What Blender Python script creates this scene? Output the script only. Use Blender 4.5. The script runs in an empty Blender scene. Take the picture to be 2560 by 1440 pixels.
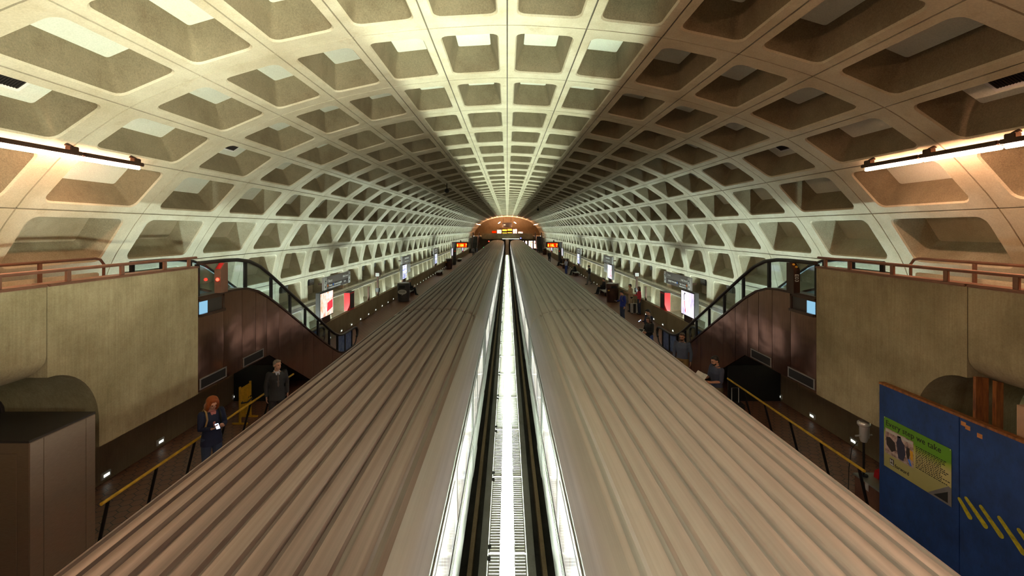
import bpy, bmesh, math, random
from mathutils import Vector, Matrix, noise as mnoise
random.seed(7)
PI = math.pi
R = math.radians
SC = bpy.context.scene
COL = SC.collection
# ------------------------------------------------------------------ camera
F = 1138.0                       # focal length in pixels of the 2560 px frame
EYE = 5.1                        # camera height above the platform
cam = bpy.data.cameras.new('camera')
cam.sensor_width = 36.0
cam.lens = 36.0 * F / 2560.0
cam.shift_x = 12.0 / 2560.0
cam.shift_y = -147.0 / 2560.0
cam.clip_start = 0.05
cam.clip_end = 400
co = bpy.data.objects.new('camera', cam)
COL.objects.link(co)
co.location = (0, 0, EYE)
co.rotation_euler = (R(90), 0, 0)
SC.camera = co
# ------------------------------------------------------------------ world, exposure
w = bpy.data.worlds.new('world')
SC.world = w
w.use_nodes = True
w.node_tree.nodes['Background'].inputs[0].default_value = (0.5, 0.45, 0.38, 1)
w.node_tree.nodes['Background'].inputs[1].default_value = 0.15
vs = SC.view_settings
vs.view_transform = 'Standard'
vs.look = 'None'
vs.gamma = 1
vs.use_curve_mapping = False
vs.exposure = 0.22
SC.cycles.use_denoising = True
SC.cycles.max_bounces = 7
SC.cycles.diffuse_bounces = 5
SC.cycles.glossy_bounces = 3
SC.cycles.transparent_max_bounces = 12
SC.cycles.sample_clamp_indirect = 6
SC.cycles.caustics_reflective = False
SC.cycles.caustics_refractive = False
# lamp powers (radiant strength of station lamps and of added fill)
P_STRIP = 190.0       # tubes under the grating between the tracks
P_TROUGH = 220.0      # tubes in the troughs behind the parapets
P_FLUO = 80.0        # mezzanine fluorescents
P_PEND = 190.0       # pendant lamp added over the mezzanine as fill
P_UP = 460.0         # floodlight added unseen in front of the near mezzanine deck
C_STRIP = (0.86, 1.0, 0.78)
C_TROUGH = (0.80, 1.0, 0.92)
C_FLUO = (1.0, 0.55, 0.33)
C_UP = (0.97, 1.0, 0.76)

# ------------------------------------------------------------------ material helpers
MATS = {}
def newmat(name):
    m = bpy.data.materials.new(name)
    m.use_nodes = True
    nt = m.node_tree
    for n in list(nt.nodes):
        nt.nodes.remove(n)
    out = nt.nodes.new('ShaderNodeOutputMaterial')
    MATS[name] = m
    return m, nt, out
def N(nt, t, **kw):
    n = nt.nodes.new(t)
    for k, v in kw.items():
        setattr(n, k, v)
    return n
def ramp(nt, fac, stops):
    r = N(nt, 'ShaderNodeValToRGB')
    e = r.color_ramp.elements
    while len(e) < len(stops):
        e.new(0.5)
    for i, (p, c) in enumerate(stops):
        e[i].position = p
        e[i].color = (c[0], c[1], c[2], 1)
    nt.links.new(fac, r.inputs[0])
    return r.outputs[0]
def noise_tex(nt, vec, scale, detail=4, rough=0.6):
    n = N(nt, 'ShaderNodeTexNoise')
    n.inputs['Scale'].default_value = scale
    n.inputs['Detail'].default_value = detail
    n.inputs['Roughness'].default_value = rough
    if vec is not None:
        nt.links.new(vec, n.inputs['Vector'])
    return n.outputs['Fac']
def mixc(nt, a, b, fac, mode='MIX'):
    m = N(nt, 'ShaderNodeMix', data_type='RGBA', blend_type=mode)
    for sock, val in ((m.inputs[0], fac), (m.inputs[6], a), (m.inputs[7], b)):
        if isinstance(val, (int, float)):
            sock.default_value = val
        elif isinstance(val, tuple):
            sock.default_value = (val[0], val[1], val[2], 1)
        else:
            nt.links.new(val, sock)
    return m.outputs[2]
def objvec(nt, scale=(1, 1, 1)):
    tc = N(nt, 'ShaderNodeTexCoord')
    mp = N(nt, 'ShaderNodeMapping')
    mp.inputs['Scale'].default_value = scale
    nt.links.new(tc.outputs['Object'], mp.inputs['Vector'])
    return mp.outputs[0]
def principled(nt, out, color, rough=0.5, metal=0.0, bump=None, bstr=0.2, bdist=0.01, spec=0.5):
    p = N(nt, 'ShaderNodeBsdfPrincipled')
    if isinstance(color, tuple):
        p.inputs['Base Color'].default_value = (color[0], color[1], color[2], 1)
    else:
        nt.links.new(color, p.inputs['Base Color'])
    if isinstance(rough, (int, float)):
        p.inputs['Roughness'].default_value = rough
    else:
        nt.links.new(rough, p.inputs['Roughness'])
    p.inputs['Metallic'].default_value = metal
    p.inputs['Specular IOR Level'].default_value = spec
    if bump is not None:
        b = N(nt, 'ShaderNodeBump')
        b.inputs['Strength'].default_value = bstr
        b.inputs['Distance'].default_value = bdist
        nt.links.new(bump, b.inputs['Height'])
        nt.links.new(b.outputs[0], p.inputs['Normal'])
    nt.links.new(p.outputs[0], out.inputs[0])
    return p
def plain(name, color, rough=0.5, metal=0.0, var=0.12, scale=6.0, spec=0.5):
    m, nt, out = newmat(name)
    f = noise_tex(nt, objvec(nt), scale)
    lo = tuple(max(0, c * (1 - var)) for c in color)
    hi = tuple(min(1, c * (1 + var)) for c in color)
    principled(nt, out, ramp(nt, f, [(0.3, lo), (0.7, hi)]), rough, metal, spec=spec)
    return m
def emis(name, color, strength):
    m, nt, out = newmat(name)
    e = N(nt, 'ShaderNodeEmission')
    e.inputs[0].default_value = (color[0], color[1], color[2], 1)
    e.inputs[1].default_value = strength
    nt.links.new(e.outputs[0], out.inputs[0])
    return m
def concrete(name, base, dark, stain, boards=False, spots=0.0, bstr=0.25):
    m, nt, out = newmat(name)
    v = objvec(nt)
    f1 = noise_tex(nt, v, 0.9, 6, 0.65)
    c = ramp(nt, f1, [(0.32, dark), (0.62, base)])
    f2 = noise_tex(nt, objvec(nt, (1.3, 0.9, 0.35)), 2.6, 5, 0.7)
    c = mixc(nt, c, stain, ramp(nt, f2, [(0.56, (0, 0, 0)), (0.8, (0.55, 0.55, 0.55))]))
    f3 = noise_tex(nt, v, 45, 3, 0.6)
    c = mixc(nt, c, ramp(nt, f3, [(0.3, (0.72, 0.72, 0.72)), (0.7, (1.12, 1.12, 1.12))]), 0.8 if spots else 0.45, 'MULTIPLY')
    h = f3
    if boards:
        f4 = noise_tex(nt, objvec(nt, (14, 14, 0.5)), 2.2, 4, 0.6)
        c = mixc(nt, c, ramp(nt, f4, [(0.35, (0.8, 0.77, 0.72)), (0.6, (1.04, 1.04, 1.04))]), 0.5, 'MULTIPLY')
    if spots:
        vo = N(nt, 'ShaderNodeTexVoronoi')
        vo.inputs['Scale'].default_value = 55
        nt.links.new(v, vo.inputs['Vector'])
        c = mixc(nt, c, (base[0] * 1.5, base[1] * 1.45, base[2] * 1.3), ramp(nt, vo.outputs['Distance'], [(0.16, (spots, spots, spots)), (0.3, (0, 0, 0))]))
        h = vo.outputs['Distance']
    principled(nt, out, c, 0.85, 0, h, bstr, 0.01, 0.25)
    return m
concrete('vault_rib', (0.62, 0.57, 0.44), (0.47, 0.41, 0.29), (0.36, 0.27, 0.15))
concrete('coffer_side_shaded', (0.24, 0.20, 0.13), (0.165, 0.13, 0.08), (0.13, 0.09, 0.05), spots=0.3)  # aggregate sides, colour also lowered for the shade inside the coffers
concrete('coffer_side_lit', (0.40, 0.36, 0.265), (0.29, 0.25, 0.17), (0.22, 0.16, 0.09), spots=0.2)  # paler copy: direct light on the lower rows put into the colour
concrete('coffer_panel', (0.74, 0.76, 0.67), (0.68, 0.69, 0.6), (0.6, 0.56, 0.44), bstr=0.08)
concrete('board_concrete', (0.42, 0.36, 0.235), (0.25, 0.205, 0.12), (0.15, 0.11, 0.06), boards=True)
concrete('low_wall', (0.33, 0.25, 0.15), (0.26, 0.19, 0.11), (0.17, 0.11, 0.06), boards=True)
concrete('curb', (0.3, 0.3, 0.28), (0.22, 0.22, 0.2), (0.15, 0.14, 0.12))
concrete('track_bed', (0.06, 0.055, 0.05), (0.03, 0.03, 0.027), (0.02, 0.015, 0.01))
plain('joint', (0.12, 0.10, 0.075), 0.8)
plain('granite', (0.36, 0.34, 0.31), 0.45, 0, 0.3, 60)
plain('bronze', (0.085, 0.045, 0.032), 0.38, 0.75, 0.2, 3)
plain('bronze_light', (0.26, 0.13, 0.09), 0.42, 0.5, 0.15, 5)
plain('black_metal', (0.012, 0.011, 0.011), 0.45, 0.3)
plain('rubber', (0.02, 0.016, 0.015), 0.42)
plain('dark_paint', (0.035, 0.028, 0.026), 0.5)
plain('matt_black', (0.006, 0.005, 0.005), 0.55)
plain('yellow_paint', (0.72, 0.40, 0.03), 0.42, 0, 0.2, 9)
plain('spray_yellow', (0.55, 0.43, 0.02), 0.6, 0, 0.45, 14)
plain('red_paint', (0.62, 0.02, 0.025), 0.35, 0, 0.1)
plain('grey_metal', (0.36, 0.34, 0.33), 0.4, 0.6)
plain('silver', (0.68, 0.66, 0.64), 0.3, 0.45, 0.05)
plain('white_paint', (0.8, 0.8, 0.78), 0.5, 0, 0.04)
plain('sign_grey', (0.28, 0.255, 0.245), 0.5, 0, 0.05)
plain('sign_brown', (0.12, 0.095, 0.088), 0.5, 0, 0.05)
plain('led_orange', (0.9, 0.25, 0.02), 0.5)
plain('blue_dot', (0.05, 0.2, 0.8), 0.5)
plain('ink', (0.015, 0.015, 0.015), 0.6)
plain('cloth_ink', (0.03, 0.03, 0.06), 0.6)
plain('plate_dark', (0.05, 0.05, 0.05), 0.5)
plain('grey_box', (0.55, 0.53, 0.5), 0.5)
plain('pink_wood', (0.5, 0.3, 0.2), 0.7)
emis('strip_tube', C_STRIP, P_STRIP)
emis('trough_tube', C_TROUGH, P_TROUGH)
emis('fluo_tube', C_FLUO, P_FLUO)
emis('red_glow', (1, 0.02, 0.01), 14)
emis('green_glow', (0.05, 1, 0.3), 5)
emis('blue_glow', (0.08, 0.1, 1), 14)
emis('base_light', (0.95, 1, 0.85), 1.8)
emis('led_text', (1, 0.33, 0.02), 5)
emis('led_red', (0.9, 0.03, 0.0), 0.9)
emis('pink_glow', (1, 0.6, 0.75), 1.3)
emis('panel_blue', (0.35, 0.7, 0.95), 0.7)

def rust(name, base, dark, scale=(1, 1, 1), sc=4.0, rough=0.6):
    m, nt, out = newmat(name)
    f = noise_tex(nt, objvec(nt, scale), sc, 6, 0.65)
    principled(nt, out, ramp(nt, f, [(0.3, dark), (0.65, base)]), rough, 0, f, 0.15, 0.01)
rust('old_plank', (0.42, 0.15, 0.04), (0.1, 0.03, 0.012), (6, 6, 0.8), 3)
rust('new_plank', (0.62, 0.25, 0.08), (0.42, 0.14, 0.04), (1, 6, 6), 2)
def steel(name, color, rough, scale, bump=0.02, metal=1.0, wav=None, aniso=0.0, arot=0.0):
    m, nt, out = newmat(name)
    f = noise_tex(nt, objvec(nt, scale), 3, 3, 0.6)
    lo = tuple(c * 0.82 for c in color)
    c = ramp(nt, f, [(0.3, lo), (0.7, color)])
    h = f
    if wav:
        h = noise_tex(nt, objvec(nt, wav), 1.0, 2, 0.4)
    p = principled(nt, out, c, rough, metal, h, bump, 0.05)
    p.inputs['Anisotropic'].default_value = aniso
    p.inputs['Anisotropic Rotation'].default_value = arot
    return m
steel('cabinet_steel', (0.46, 0.36, 0.27), 0.36, (4, 4, 60), 0.01, 0.75)
steel('cladding', (0.44, 0.24, 0.17), 0.22, (6, 6, 0.6), 0.45, 1.0, (0.9, 1.1, 1.9), 0.5, 0.25)
steel('train_steel', (0.2, 0.2, 0.2), 0.42, (1, 0.05, 40), 0.03, 0.7)
steel('cove_silver', (0.66, 0.65, 0.65), 0.38, (6, 0.04, 6), 0.02, 0.45)
steel('tread_plate', (0.5, 0.52, 0.48), 0.4, (60, 60, 60), 0.3)
# train roof: painted, with dirt streaks that run along the car
m, nt, out = newmat('train_roof')
f = noise_tex(nt, objvec(nt, (9, 0.03, 9)), 1.7, 5, 0.6)
f2 = noise_tex(nt, objvec(nt, (2.5, 0.25, 2.5)), 1.2, 4, 0.6)
c = ramp(nt, f, [(0.3, (0.50, 0.475, 0.465)), (0.5, (0.58, 0.555, 0.545)), (0.72, (0.66, 0.64, 0.63))])
c = mixc(nt, c, (0.34, 0.31, 0.28), ramp(nt, f2, [(0.5, (0, 0, 0)), (0.8, (0.5, 0.5, 0.5))]))
principled(nt, out, c, 0.42, 0.15, spec=0.5)
m, nt, out = newmat('train_roof_dim')  # same paint as the right roof, browned to stand for the left side's light
f = noise_tex(nt, objvec(nt, (9, 0.03, 9)), 1.7, 5, 0.6)
c = ramp(nt, f, [(0.3, (0.15, 0.108, 0.098)), (0.5, (0.20, 0.148, 0.135)), (0.72, (0.27, 0.21, 0.19))])
principled(nt, out, c, 0.4, 0.15, spec=0.5)
# glass: clear sheet with a fresnel reflection
def glass(name, tint, refl=1.0):
    m, nt, out = newmat(name)
    t = N(nt, 'ShaderNodeBsdfTransparent')
    t.inputs[0].default_value = (tint[0], tint[1], tint[2], 1)
    g = N(nt, 'ShaderNodeBsdfGlossy')
    g.inputs['Color'].default_value = (refl, refl, refl, 1)
    g.inputs['Roughness'].default_value = 0.04
    lw = N(nt, 'ShaderNodeLayerWeight')
    fr = N(nt, 'ShaderNodeMath', operation='MULTIPLY_ADD')
    pw = N(nt, 'ShaderNodeMath', operation='POWER')
    nt.links.new(lw.outputs['Facing'], pw.inputs[0])
    pw.inputs[1].default_value = 4.0
    nt.links.new(pw.outputs[0], fr.inputs[0])
    fr.inputs[1].default_value = 0.7
    fr.inputs[2].default_value = 0.03
    mx = N(nt, 'ShaderNodeMixShader')
    nt.links.new(fr.outputs[0], mx.inputs[0])
    nt.links.new(t.outputs[0], mx.inputs[1])
    nt.links.new(g.outputs[0], mx.inputs[2])
    nt.links.new(mx.outputs[0], out.inputs[0])
steel('skirt_blue_sheen', (0.34, 0.52, 0.62), 0.35, (3, 1, 20), 0.05, 0.6)  # steel coloured blue for the light it reflects
emis('comb_light', (0.75, 0.9, 1.0), 6)
glass('clear_glass', (0.86, 0.93, 0.95))
m, nt, out = newmat('dimming_sheet')  # see-through grey, added only to weaken light passing it
t = N(nt, 'ShaderNodeBsdfTransparent')
t.inputs[0].default_value = (0.3, 0.3, 0.3, 1)
nt.links.new(t.outputs[0], out.inputs[0])
m, nt, out = newmat('glass_blue_reflection')  # bluish tint painted in for reflections on the lower panes
f = noise_tex(nt, objvec(nt), 7, 5)
t = N(nt, 'ShaderNodeBsdfTransparent')
t.inputs[0].default_value = (0.6, 0.75, 1, 1)
p_ = N(nt, 'ShaderNodeBsdfPrincipled')
nt.links.new(ramp(nt, f, [(0.3, (0.15, 0.25, 0.55)), (0.7, (0.35, 0.48, 0.8))]), p_.inputs['Base Color'])
p_.inputs['Roughness'].default_value = 0.15
mx = N(nt, 'ShaderNodeMixShader')
mx.inputs[0].default_value = 0.6
nt.links.new(t.outputs[0], mx.inputs[1])
nt.links.new(p_.outputs[0], mx.inputs[2])
nt.links.new(mx.outputs[0], out.inputs[0])
m, nt, out = newmat('window_glass')     # carriage windows, lit from inside
p_ = principled(nt, out, (0.05, 0.05, 0.05), 0.08)
f = noise_tex(nt, objvec(nt, (1, 1.4, 0.7)), 1.6, 3)
nt.links.new(ramp(nt, f, [(0.35, (0.55, 0.45, 0.38)), (0.55, (1, 0.93, 0.86)), (0.7, (0.8, 0.9, 1))]), p_.inputs['Emission Color'])
p_.inputs['Emission Strength'].default_value = 0.5
# hexagonal quarry tiles
def math_n(nt, op, a, b=None):
    n = N(nt, 'ShaderNodeMath', operation=op)
    for s, v in ((n.inputs[0], a), (n.inputs[1], b)):
        if v is None:
            continue
        if isinstance(v, (int, float)):
            s.default_value = v
        else:
            nt.links.new(v, s)
    return n.outputs[0]
m, nt, out = newmat('hex_tile')
tc = N(nt, 'ShaderNodeTexCoord')
sp = N(nt, 'ShaderNodeSeparateXYZ')
nt.links.new(tc.outputs['Object'], sp.inputs[0])
TS = 0.20
px, py = math_n(nt, 'DIVIDE', sp.outputs[0], TS), math_n(nt, 'DIVIDE', sp.outputs[1], TS)
S3 = 1.7320508
def fl(v, r, off):
    return math_n(nt, 'SUBTRACT', math_n(nt, 'FLOORED_MODULO', math_n(nt, 'ADD', v, off), r), r / 2)
ax, ay = fl(px, 1.0, 100.0), fl(py, S3, 100 * S3)
bx_, by_ = fl(px, 1.0, 100.5), fl(py, S3, 100 * S3 + S3 / 2)
da = math_n(nt, 'ADD', math_n(nt, 'MULTIPLY', ax, ax), math_n(nt, 'MULTIPLY', ay, ay))
db = math_n(nt, 'ADD', math_n(nt, 'MULTIPLY', bx_, bx_), math_n(nt, 'MULTIPLY', by_, by_))
sel = math_n(nt, 'LESS_THAN', da, db)
def pick(a, b):
    return math_n(nt, 'ADD', math_n(nt, 'MULTIPLY', a, sel), math_n(nt, 'MULTIPLY', b, math_n(nt, 'SUBTRACT', 1.0, sel)))
gx, gy = math_n(nt, 'ABSOLUTE', pick(ax, bx_)), math_n(nt, 'ABSOLUTE', pick(ay, by_))
hd = math_n(nt, 'MAXIMUM', math_n(nt, 'ADD', math_n(nt, 'MULTIPLY', gx, 0.5), math_n(nt, 'MULTIPLY', gy, S3 / 2)), gx)
joint = math_n(nt, 'GREATER_THAN', hd, 0.47)
f = noise_tex(nt, objvec(nt), 5, 4)
f2 = noise_tex(nt, objvec(nt), 0.7, 3)
c = ramp(nt, f, [(0.3, (0.19, 0.075, 0.045)), (0.7, (0.25, 0.10, 0.06))])
c = mixc(nt, c, (0.12, 0.06, 0.04), ramp(nt, f2, [(0.4, (0, 0, 0)), (0.75, (0.4, 0.4, 0.4))]))
c = mixc(nt, c, (0.02, 0.015, 0.012), joint)
principled(nt, out, c, 0.42, 0, math_n(nt, 'SUBTRACT', 1.0, joint), 0.3, 0.004, 0.35)
# worn blue plywood
m, nt, out = newmat('blue_ply')
f = noise_tex(nt, objvec(nt, (1, 1.2, 0.8)), 2.2, 6, 0.7)
c = ramp(nt, f, [(0.3, (0.008, 0.028, 0.11)), (0.65, (0.018, 0.062, 0.26))])
f2 = noise_tex(nt, objvec(nt, (1, 9, 2.2)), 3.1, 6, 0.75)
c = mixc(nt, c, (0.006, 0.015, 0.05), ramp(nt, f2, [(0.58, (0, 0, 0)), (0.72, (0.8, 0.8, 0.8))]))
f3 = noise_tex(nt, objvec(nt, (1, 14, 3)), 4.0, 5, 0.7)
c = mixc(nt, c, (0.5, 0.35, 0.25), ramp(nt, f3, [(0.73, (0, 0, 0)), (0.76, (0.8, 0.8, 0.8))]))
principled(nt, out, c, 0.6, 0, f, 0.1, 0.005)
# poster paper: green sheet fading to straw
m, nt, out = newmat('poster_green')
tc = N(nt, 'ShaderNodeTexCoord')
sp = N(nt, 'ShaderNodeSeparateXYZ')
nt.links.new(tc.outputs['Generated'], sp.inputs[0])
hgt = math_n(nt, 'ADD', sp.outputs[2], math_n(nt, 'MULTIPLY', noise_tex(nt, objvec(nt), 1.3, 2), 0.3))
principled(nt, out, ramp(nt, hgt, [(0.0, (0.42, 0.36, 0.12)), (0.72, (0.56, 0.50, 0.22)), (0.84, (0.34, 0.42, 0.06)), (0.9, (0.12, 0.30, 0.02))]), 0.35)
m, nt, out = newmat('poster_photo')
f = noise_tex(nt, objvec(nt, (1, 6, 9)), 1.6, 6, 0.7)
principled(nt, out, ramp(nt, f, [(0.34, (0.07, 0.05, 0.06)), (0.45, (0.34, 0.22, 0.2)), (0.55, (0.55, 0.4, 0.37)), (0.68, (0.62, 0.52, 0.52))]), 0.35)
def adlight(name, stops, strength, scale, sc=1.4):
    m, nt, out = newmat(name)
    f = noise_tex(nt, objvec(nt, scale), sc, 4, 0.6)
    e = N(nt, 'ShaderNodeEmission')
    nt.links.new(ramp(nt, f, stops), e.inputs[0])
    e.inputs[1].default_value = strength
    nt.links.new(e.outputs[0], out.inputs[0])
adlight('ad_warm', [(0.3, (1, 0.35, 0.12)), (0.42, (1, 0.7, 0.5)), (0.52, (1, 0.95, 0.88)), (0.66, (1, 0.45, 0.3))], 0.95, (1, 2.2, 1.4))
adlight('ad_violet', [(0.3, (0.6, 0.5, 0.95)), (0.45, (0.95, 0.85, 1)), (0.6, (1, 0.97, 1)), (0.75, (0.75, 0.7, 1))], 0.95, (1, 1.6, 1.0))
adlight('ad_blue', [(0.3, (0.1, 0.15, 0.95)), (0.42, (0.6, 0.65, 1)), (0.5, (1, 1, 1)), (0.62, (0.25, 0.3, 1))], 1.05, (1, 0.6, 2.4))
adlight('ad_red', [(0.3, (0.9, 0.05, 0.15)), (0.42, (1, 0.75, 0.8)), (0.55, (1, 1, 1)), (0.7, (0.3, 0.35, 1))], 1.05, (1, 0.8, 1.8))
adlight('ad_shop', [(0.3, (0.9, 0.15, 0.08)), (0.45, (1, 0.55, 0.35)), (0.55, (1, 0.85, 0.75)), (0.68, (0.25, 0.2, 1))], 1.6, (2.5, 1, 1.2), 1.2)
emis('ad_red_mark', (0.9, 0.06, 0.08), 0.9)
emis('ad_dark_mark', (0.12, 0.08, 0.14), 0.6)
emis('ad_white_mark', (1, 1, 1), 1.6)

# ------------------------------------------------------------------ mesh helpers
class MB:
    def __init__(s):
        s.v, s.f, s.mi = [], [], []
    def add(s, vs, fs, mi=0):
        o = len(s.v)
        s.v += [tuple(p) for p in vs]
        s.f += [tuple(i + o for i in f) for f in fs]
        s.mi += [mi] * len(fs)
        return s
    def box(s, x0, x1, y0, y1, z0, z1, bev=0.0, mi=0):
        x0, x1 = min(x0, x1), max(x0, x1)
        y0, y1 = min(y0, y1), max(y0, y1)
        z0, z1 = min(z0, z1), max(z0, z1)
        if bev <= 0:
            vs = [(x, y, z) for z in (z0, z1) for y in (y0, y1) for x in (x0, x1)]
            fs = [(0, 2, 3, 1), (4, 5, 7, 6), (0, 1, 5, 4), (2, 6, 7, 3), (0, 4, 6, 2), (1, 3, 7, 5)]
            return s.add(vs, fs, mi)
        bm = bmesh.new()
        bmesh.ops.create_cube(bm, size=1)
        for v in bm.verts:
            v.co = Vector((x0 + (v.co.x + .5) * (x1 - x0), y0 + (v.co.y + .5) * (y1 - y0), z0 + (v.co.z + .5) * (z1 - z0)))
        bmesh.ops.bevel(bm, geom=bm.edges[:], offset=bev, segments=2, affect='EDGES')
        bm.verts.index_update()
        s.add([v.co[:] for v in bm.verts], [[v.index for v in f.verts] for f in bm.faces], mi)
        bm.free()
        return s
    def tube(s, pts, r, n=8, mi=0, caps=True, closed=False):
        pts = [Vector(p) for p in pts]
        rs = r if isinstance(r, (list, tuple)) else [r] * len(pts)
        rings = []
        up = None
        L = len(pts)
        for i, p in enumerate(pts):
            a = pts[max(i - 1, 0)]
            b = pts[min(i + 1, L - 1)]
            d = (b - a).normalized()
            if up is None:
                up = Vector((0, 0, 1)) if abs(d.z) < 0.9 else Vector((1, 0, 0))
            u = d.cross(up)
            if u.length < 1e-6:
                u = d.cross(Vector((0, 1, 0)))
            u.normalize()
            up = u.cross(d).normalized()
            rings.append([p + (u * math.cos(2 * PI * k / n) + up * math.sin(2 * PI * k / n)) * rs[i] for k in range(n)])
        vs = [q for rg in rings for q in rg]
        fs = []
        for i in range(L - 1):
            for k in range(n):
                fs.append((i * n + k, i * n + (k + 1) % n, (i + 1) * n + (k + 1) % n, (i + 1) * n + k))
        if caps:
            fs.append(tuple(range(n - 1, -1, -1)))
            fs.append(tuple((L - 1) * n + k for k in range(n)))
        return s.add(vs, fs, mi)
    def cyl(s, c, r, h, n=16, mi=0, axis=2, r2=None):
        c = Vector(c)
        d = Vector((0, 0, 0))
        d[axis] = h
        return s.tube([c, c + d], [r, r if r2 is None else r2], n, mi)
    def sweep(s, path, prof, mi=0):
        """profile (list of 3D offsets) carried along path points"""
        n = len(prof)
        vs = [tuple(Vector(p) + Vector(q)) for p in path for q in prof]
        fs = []
        for i in range(len(path) - 1):
            for k in range(n):
                fs.append((i * n + k, i * n + (k + 1) % n, (i + 1) * n + (k + 1) % n, (i + 1) * n + k))
        fs.append(tuple(range(n - 1, -1, -1)))
        fs.append(tuple((len(path) - 1) * n + k for k in range(n)))
        return s.add(vs, fs, mi)
    def prism(s, poly, x0, x1, axis=0, mi=0):
        """polygon in the two other axes, extruded along axis"""
        n = len(poly)
        vs = []
        for x in (x0, x1):
            for a, b in poly:
                vs.append({0: (x, a, b), 1: (a, x, b), 2: (a, b, x)}[axis])
        fs = [tuple(range(n - 1, -1, -1)), tuple(range(n, 2 * n))]
        for k in range(n):
            fs.append((k, (k + 1) % n, n + (k + 1) % n, n + k))
        return s.add(vs, fs, mi)
    def ell(s, c, r, n=12, m=8, mi=0, rot=None):
        c = Vector(c)
        vs, fs = [], []
        def pt(x, y, z):
            q = Vector((x * r[0], y * r[1], z * r[2]))
            if rot is not None:
                q = rot @ q
            return c + q
        vs.append(pt(0, 0, 1))
        for i in range(1, m):
            t = PI * i / m
            for k in range(n):
                a = 2 * PI * k / n
                vs.append(pt(math.sin(t) * math.cos(a), math.sin(t) * math.sin(a), math.cos(t)))
        vs.append(pt(0, 0, -1))
        for k in range(n):
            fs.append((0, 1 + k, 1 + (k + 1) % n))
        for i in range(m - 2):
            for k in range(n):
                fs.append((1 + i * n + k, 1 + (i + 1) * n + k, 1 + (i + 1) * n + (k + 1) % n, 1 + i * n + (k + 1) % n))
        b = 1 + (m - 2) * n
        for k in range(n):
            fs.append((len(vs) - 1, b + (k + 1) % n, b + k))
        return s.add(vs, fs, mi)
    def mesh(s, name, mats, smooth=None):
        me = bpy.data.meshes.new(name)
        me.from_pydata(s.v, [], s.f)
        for m_ in (mats if isinstance(mats, (list, tuple)) else [mats]):
            me.materials.append(MATS[m_])
        if len(set(s.mi)) > 1:
            me.polygons.foreach_set('material_index', s.mi)
        bm = bmesh.new()
        bm.from_mesh(me)
        bmesh.ops.delete(bm, geom=[v for v in bm.verts if not v.link_faces], context='VERTS')
        bmesh.ops.recalc_face_normals(bm, faces=bm.faces)
        bm.to_mesh(me)
        bm.free()
        if smooth:
            me.polygons.foreach_set('use_smooth', [True] * len(me.polygons))
            me.set_sharp_from_angle(angle=R(smooth))
        me.update()
        return me
    def build(s, name, mats, parent=None, smooth=None):
        o = bpy.data.objects.new(name, s.mesh(name, mats, smooth))
        COL.objects.link(o)
        if parent is not None:
            o.parent = parent
        return o
def tag(o, label, cat, group=None):
    o['label'] = label
    o['category'] = cat
    if group:
        o['group'] = group
    return o
def struct(o):
    o['kind'] = 'structure'
    return o
def thing(name, label, cat, loc=(0, 0, 0), rz=0.0, group=None):
    o = bpy.data.objects.new(name, None)
    o.empty_display_size = 0.1
    COL.objects.link(o)
    o.location = loc
    o.rotation_euler = (0, 0, rz)
    return tag(o, label, cat, group)
def dup(root, loc=None, rz=None, label=None, group=None):
    r_ = root.copy()
    COL.objects.link(r_)
    if loc is not None:
        r_.location = loc
    if rz is not None:
        r_.rotation_euler = (0, 0, rz)
    if label:
        r_['label'] = label
    if group:
        r_['group'] = group
    for ch in list(root.children):
        c_ = ch.copy()
        COL.objects.link(c_)
        c_.parent = r_
        for g in list(ch.children):
            d_ = g.copy()
            COL.objects.link(d_)
            d_.parent = c_
    return r_
def text(name, body, size, mat, parent, origin, right, up, align='LEFT', depth=0.002, xs=1.0):
    cu = bpy.data.curves.new(name, 'FONT')
    cu.body = body
    cu.size = size
    cu.align_x = align
    cu.extrude = depth
    cu.resolution_u = 2
    t_ = bpy.data.objects.new(name, cu)
    COL.objects.link(t_)
    dg = bpy.context.evaluated_depsgraph_get()
    me = bpy.data.meshes.new_from_object(t_.evaluated_get(dg))
    bpy.data.objects.remove(t_)
    r_, u_ = Vector(right).normalized(), Vector(up).normalized()
    n_ = r_.cross(u_)
    mt = Matrix(((r_.x * xs, u_.x, n_.x, origin[0]), (r_.y * xs, u_.y, n_.y, origin[1]), (r_.z * xs, u_.z, n_.z, origin[2]), (0, 0, 0, 1)))
    me.transform(mt)
    me.materials.clear()
    me.materials.append(MATS[mat])
    o = bpy.data.objects.new(name, me)
    COL.objects.link(o)
    o.parent = parent
    return o

# ================================================================== SETTING
BAY = 2.587
Y0 = 7.45                        # first transverse joint in front of the camera
KB, KE = -6, 45
YB, YE = Y0 + KB * BAY, Y0 + KE * BAY
HALF = [(0, 8.44), (1.30, 8.375), (2.53, 8.235), (3.79, 7.965), (5.0, 7.60), (6.17, 7.09), (7.18, 6.39),
        (8.04, 5.44), (8.76, 4.27), (9.06, 2.97), (9.06, 1.66), (8.97, 0.36), (8.88, -0.94)]
def node(i):
    x, z = HALF[min(abs(i), 12)]
    return Vector((x if i >= 0 else -x, z))
def arc(v):
    i = math.floor(v)
    t = v - i
    p0, p1, p2, p3 = node(i - 1), node(i), node(i + 1), node(i + 2)
    return 0.5 * ((2 * p1) + (p2 - p0) * t + (2 * p0 - 5 * p1 + 4 * p2 - p3) * t * t + (3 * p1 - p0 - 3 * p2 + p3) * t ** 3)
def arc_n(v):
    d = (arc(v + 0.01) - arc(v - 0.01)).normalized()
    return Vector((-d.y, d.x))           # outward: up at the crown
def rect_pts(A, B, a, b, r):
    """20 points on the outer rectangle that match rounded() below"""
    q = [(A, b - r), (A, b), (A, B), (a, B), (a - r, B)]
    return quad(q)
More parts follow.
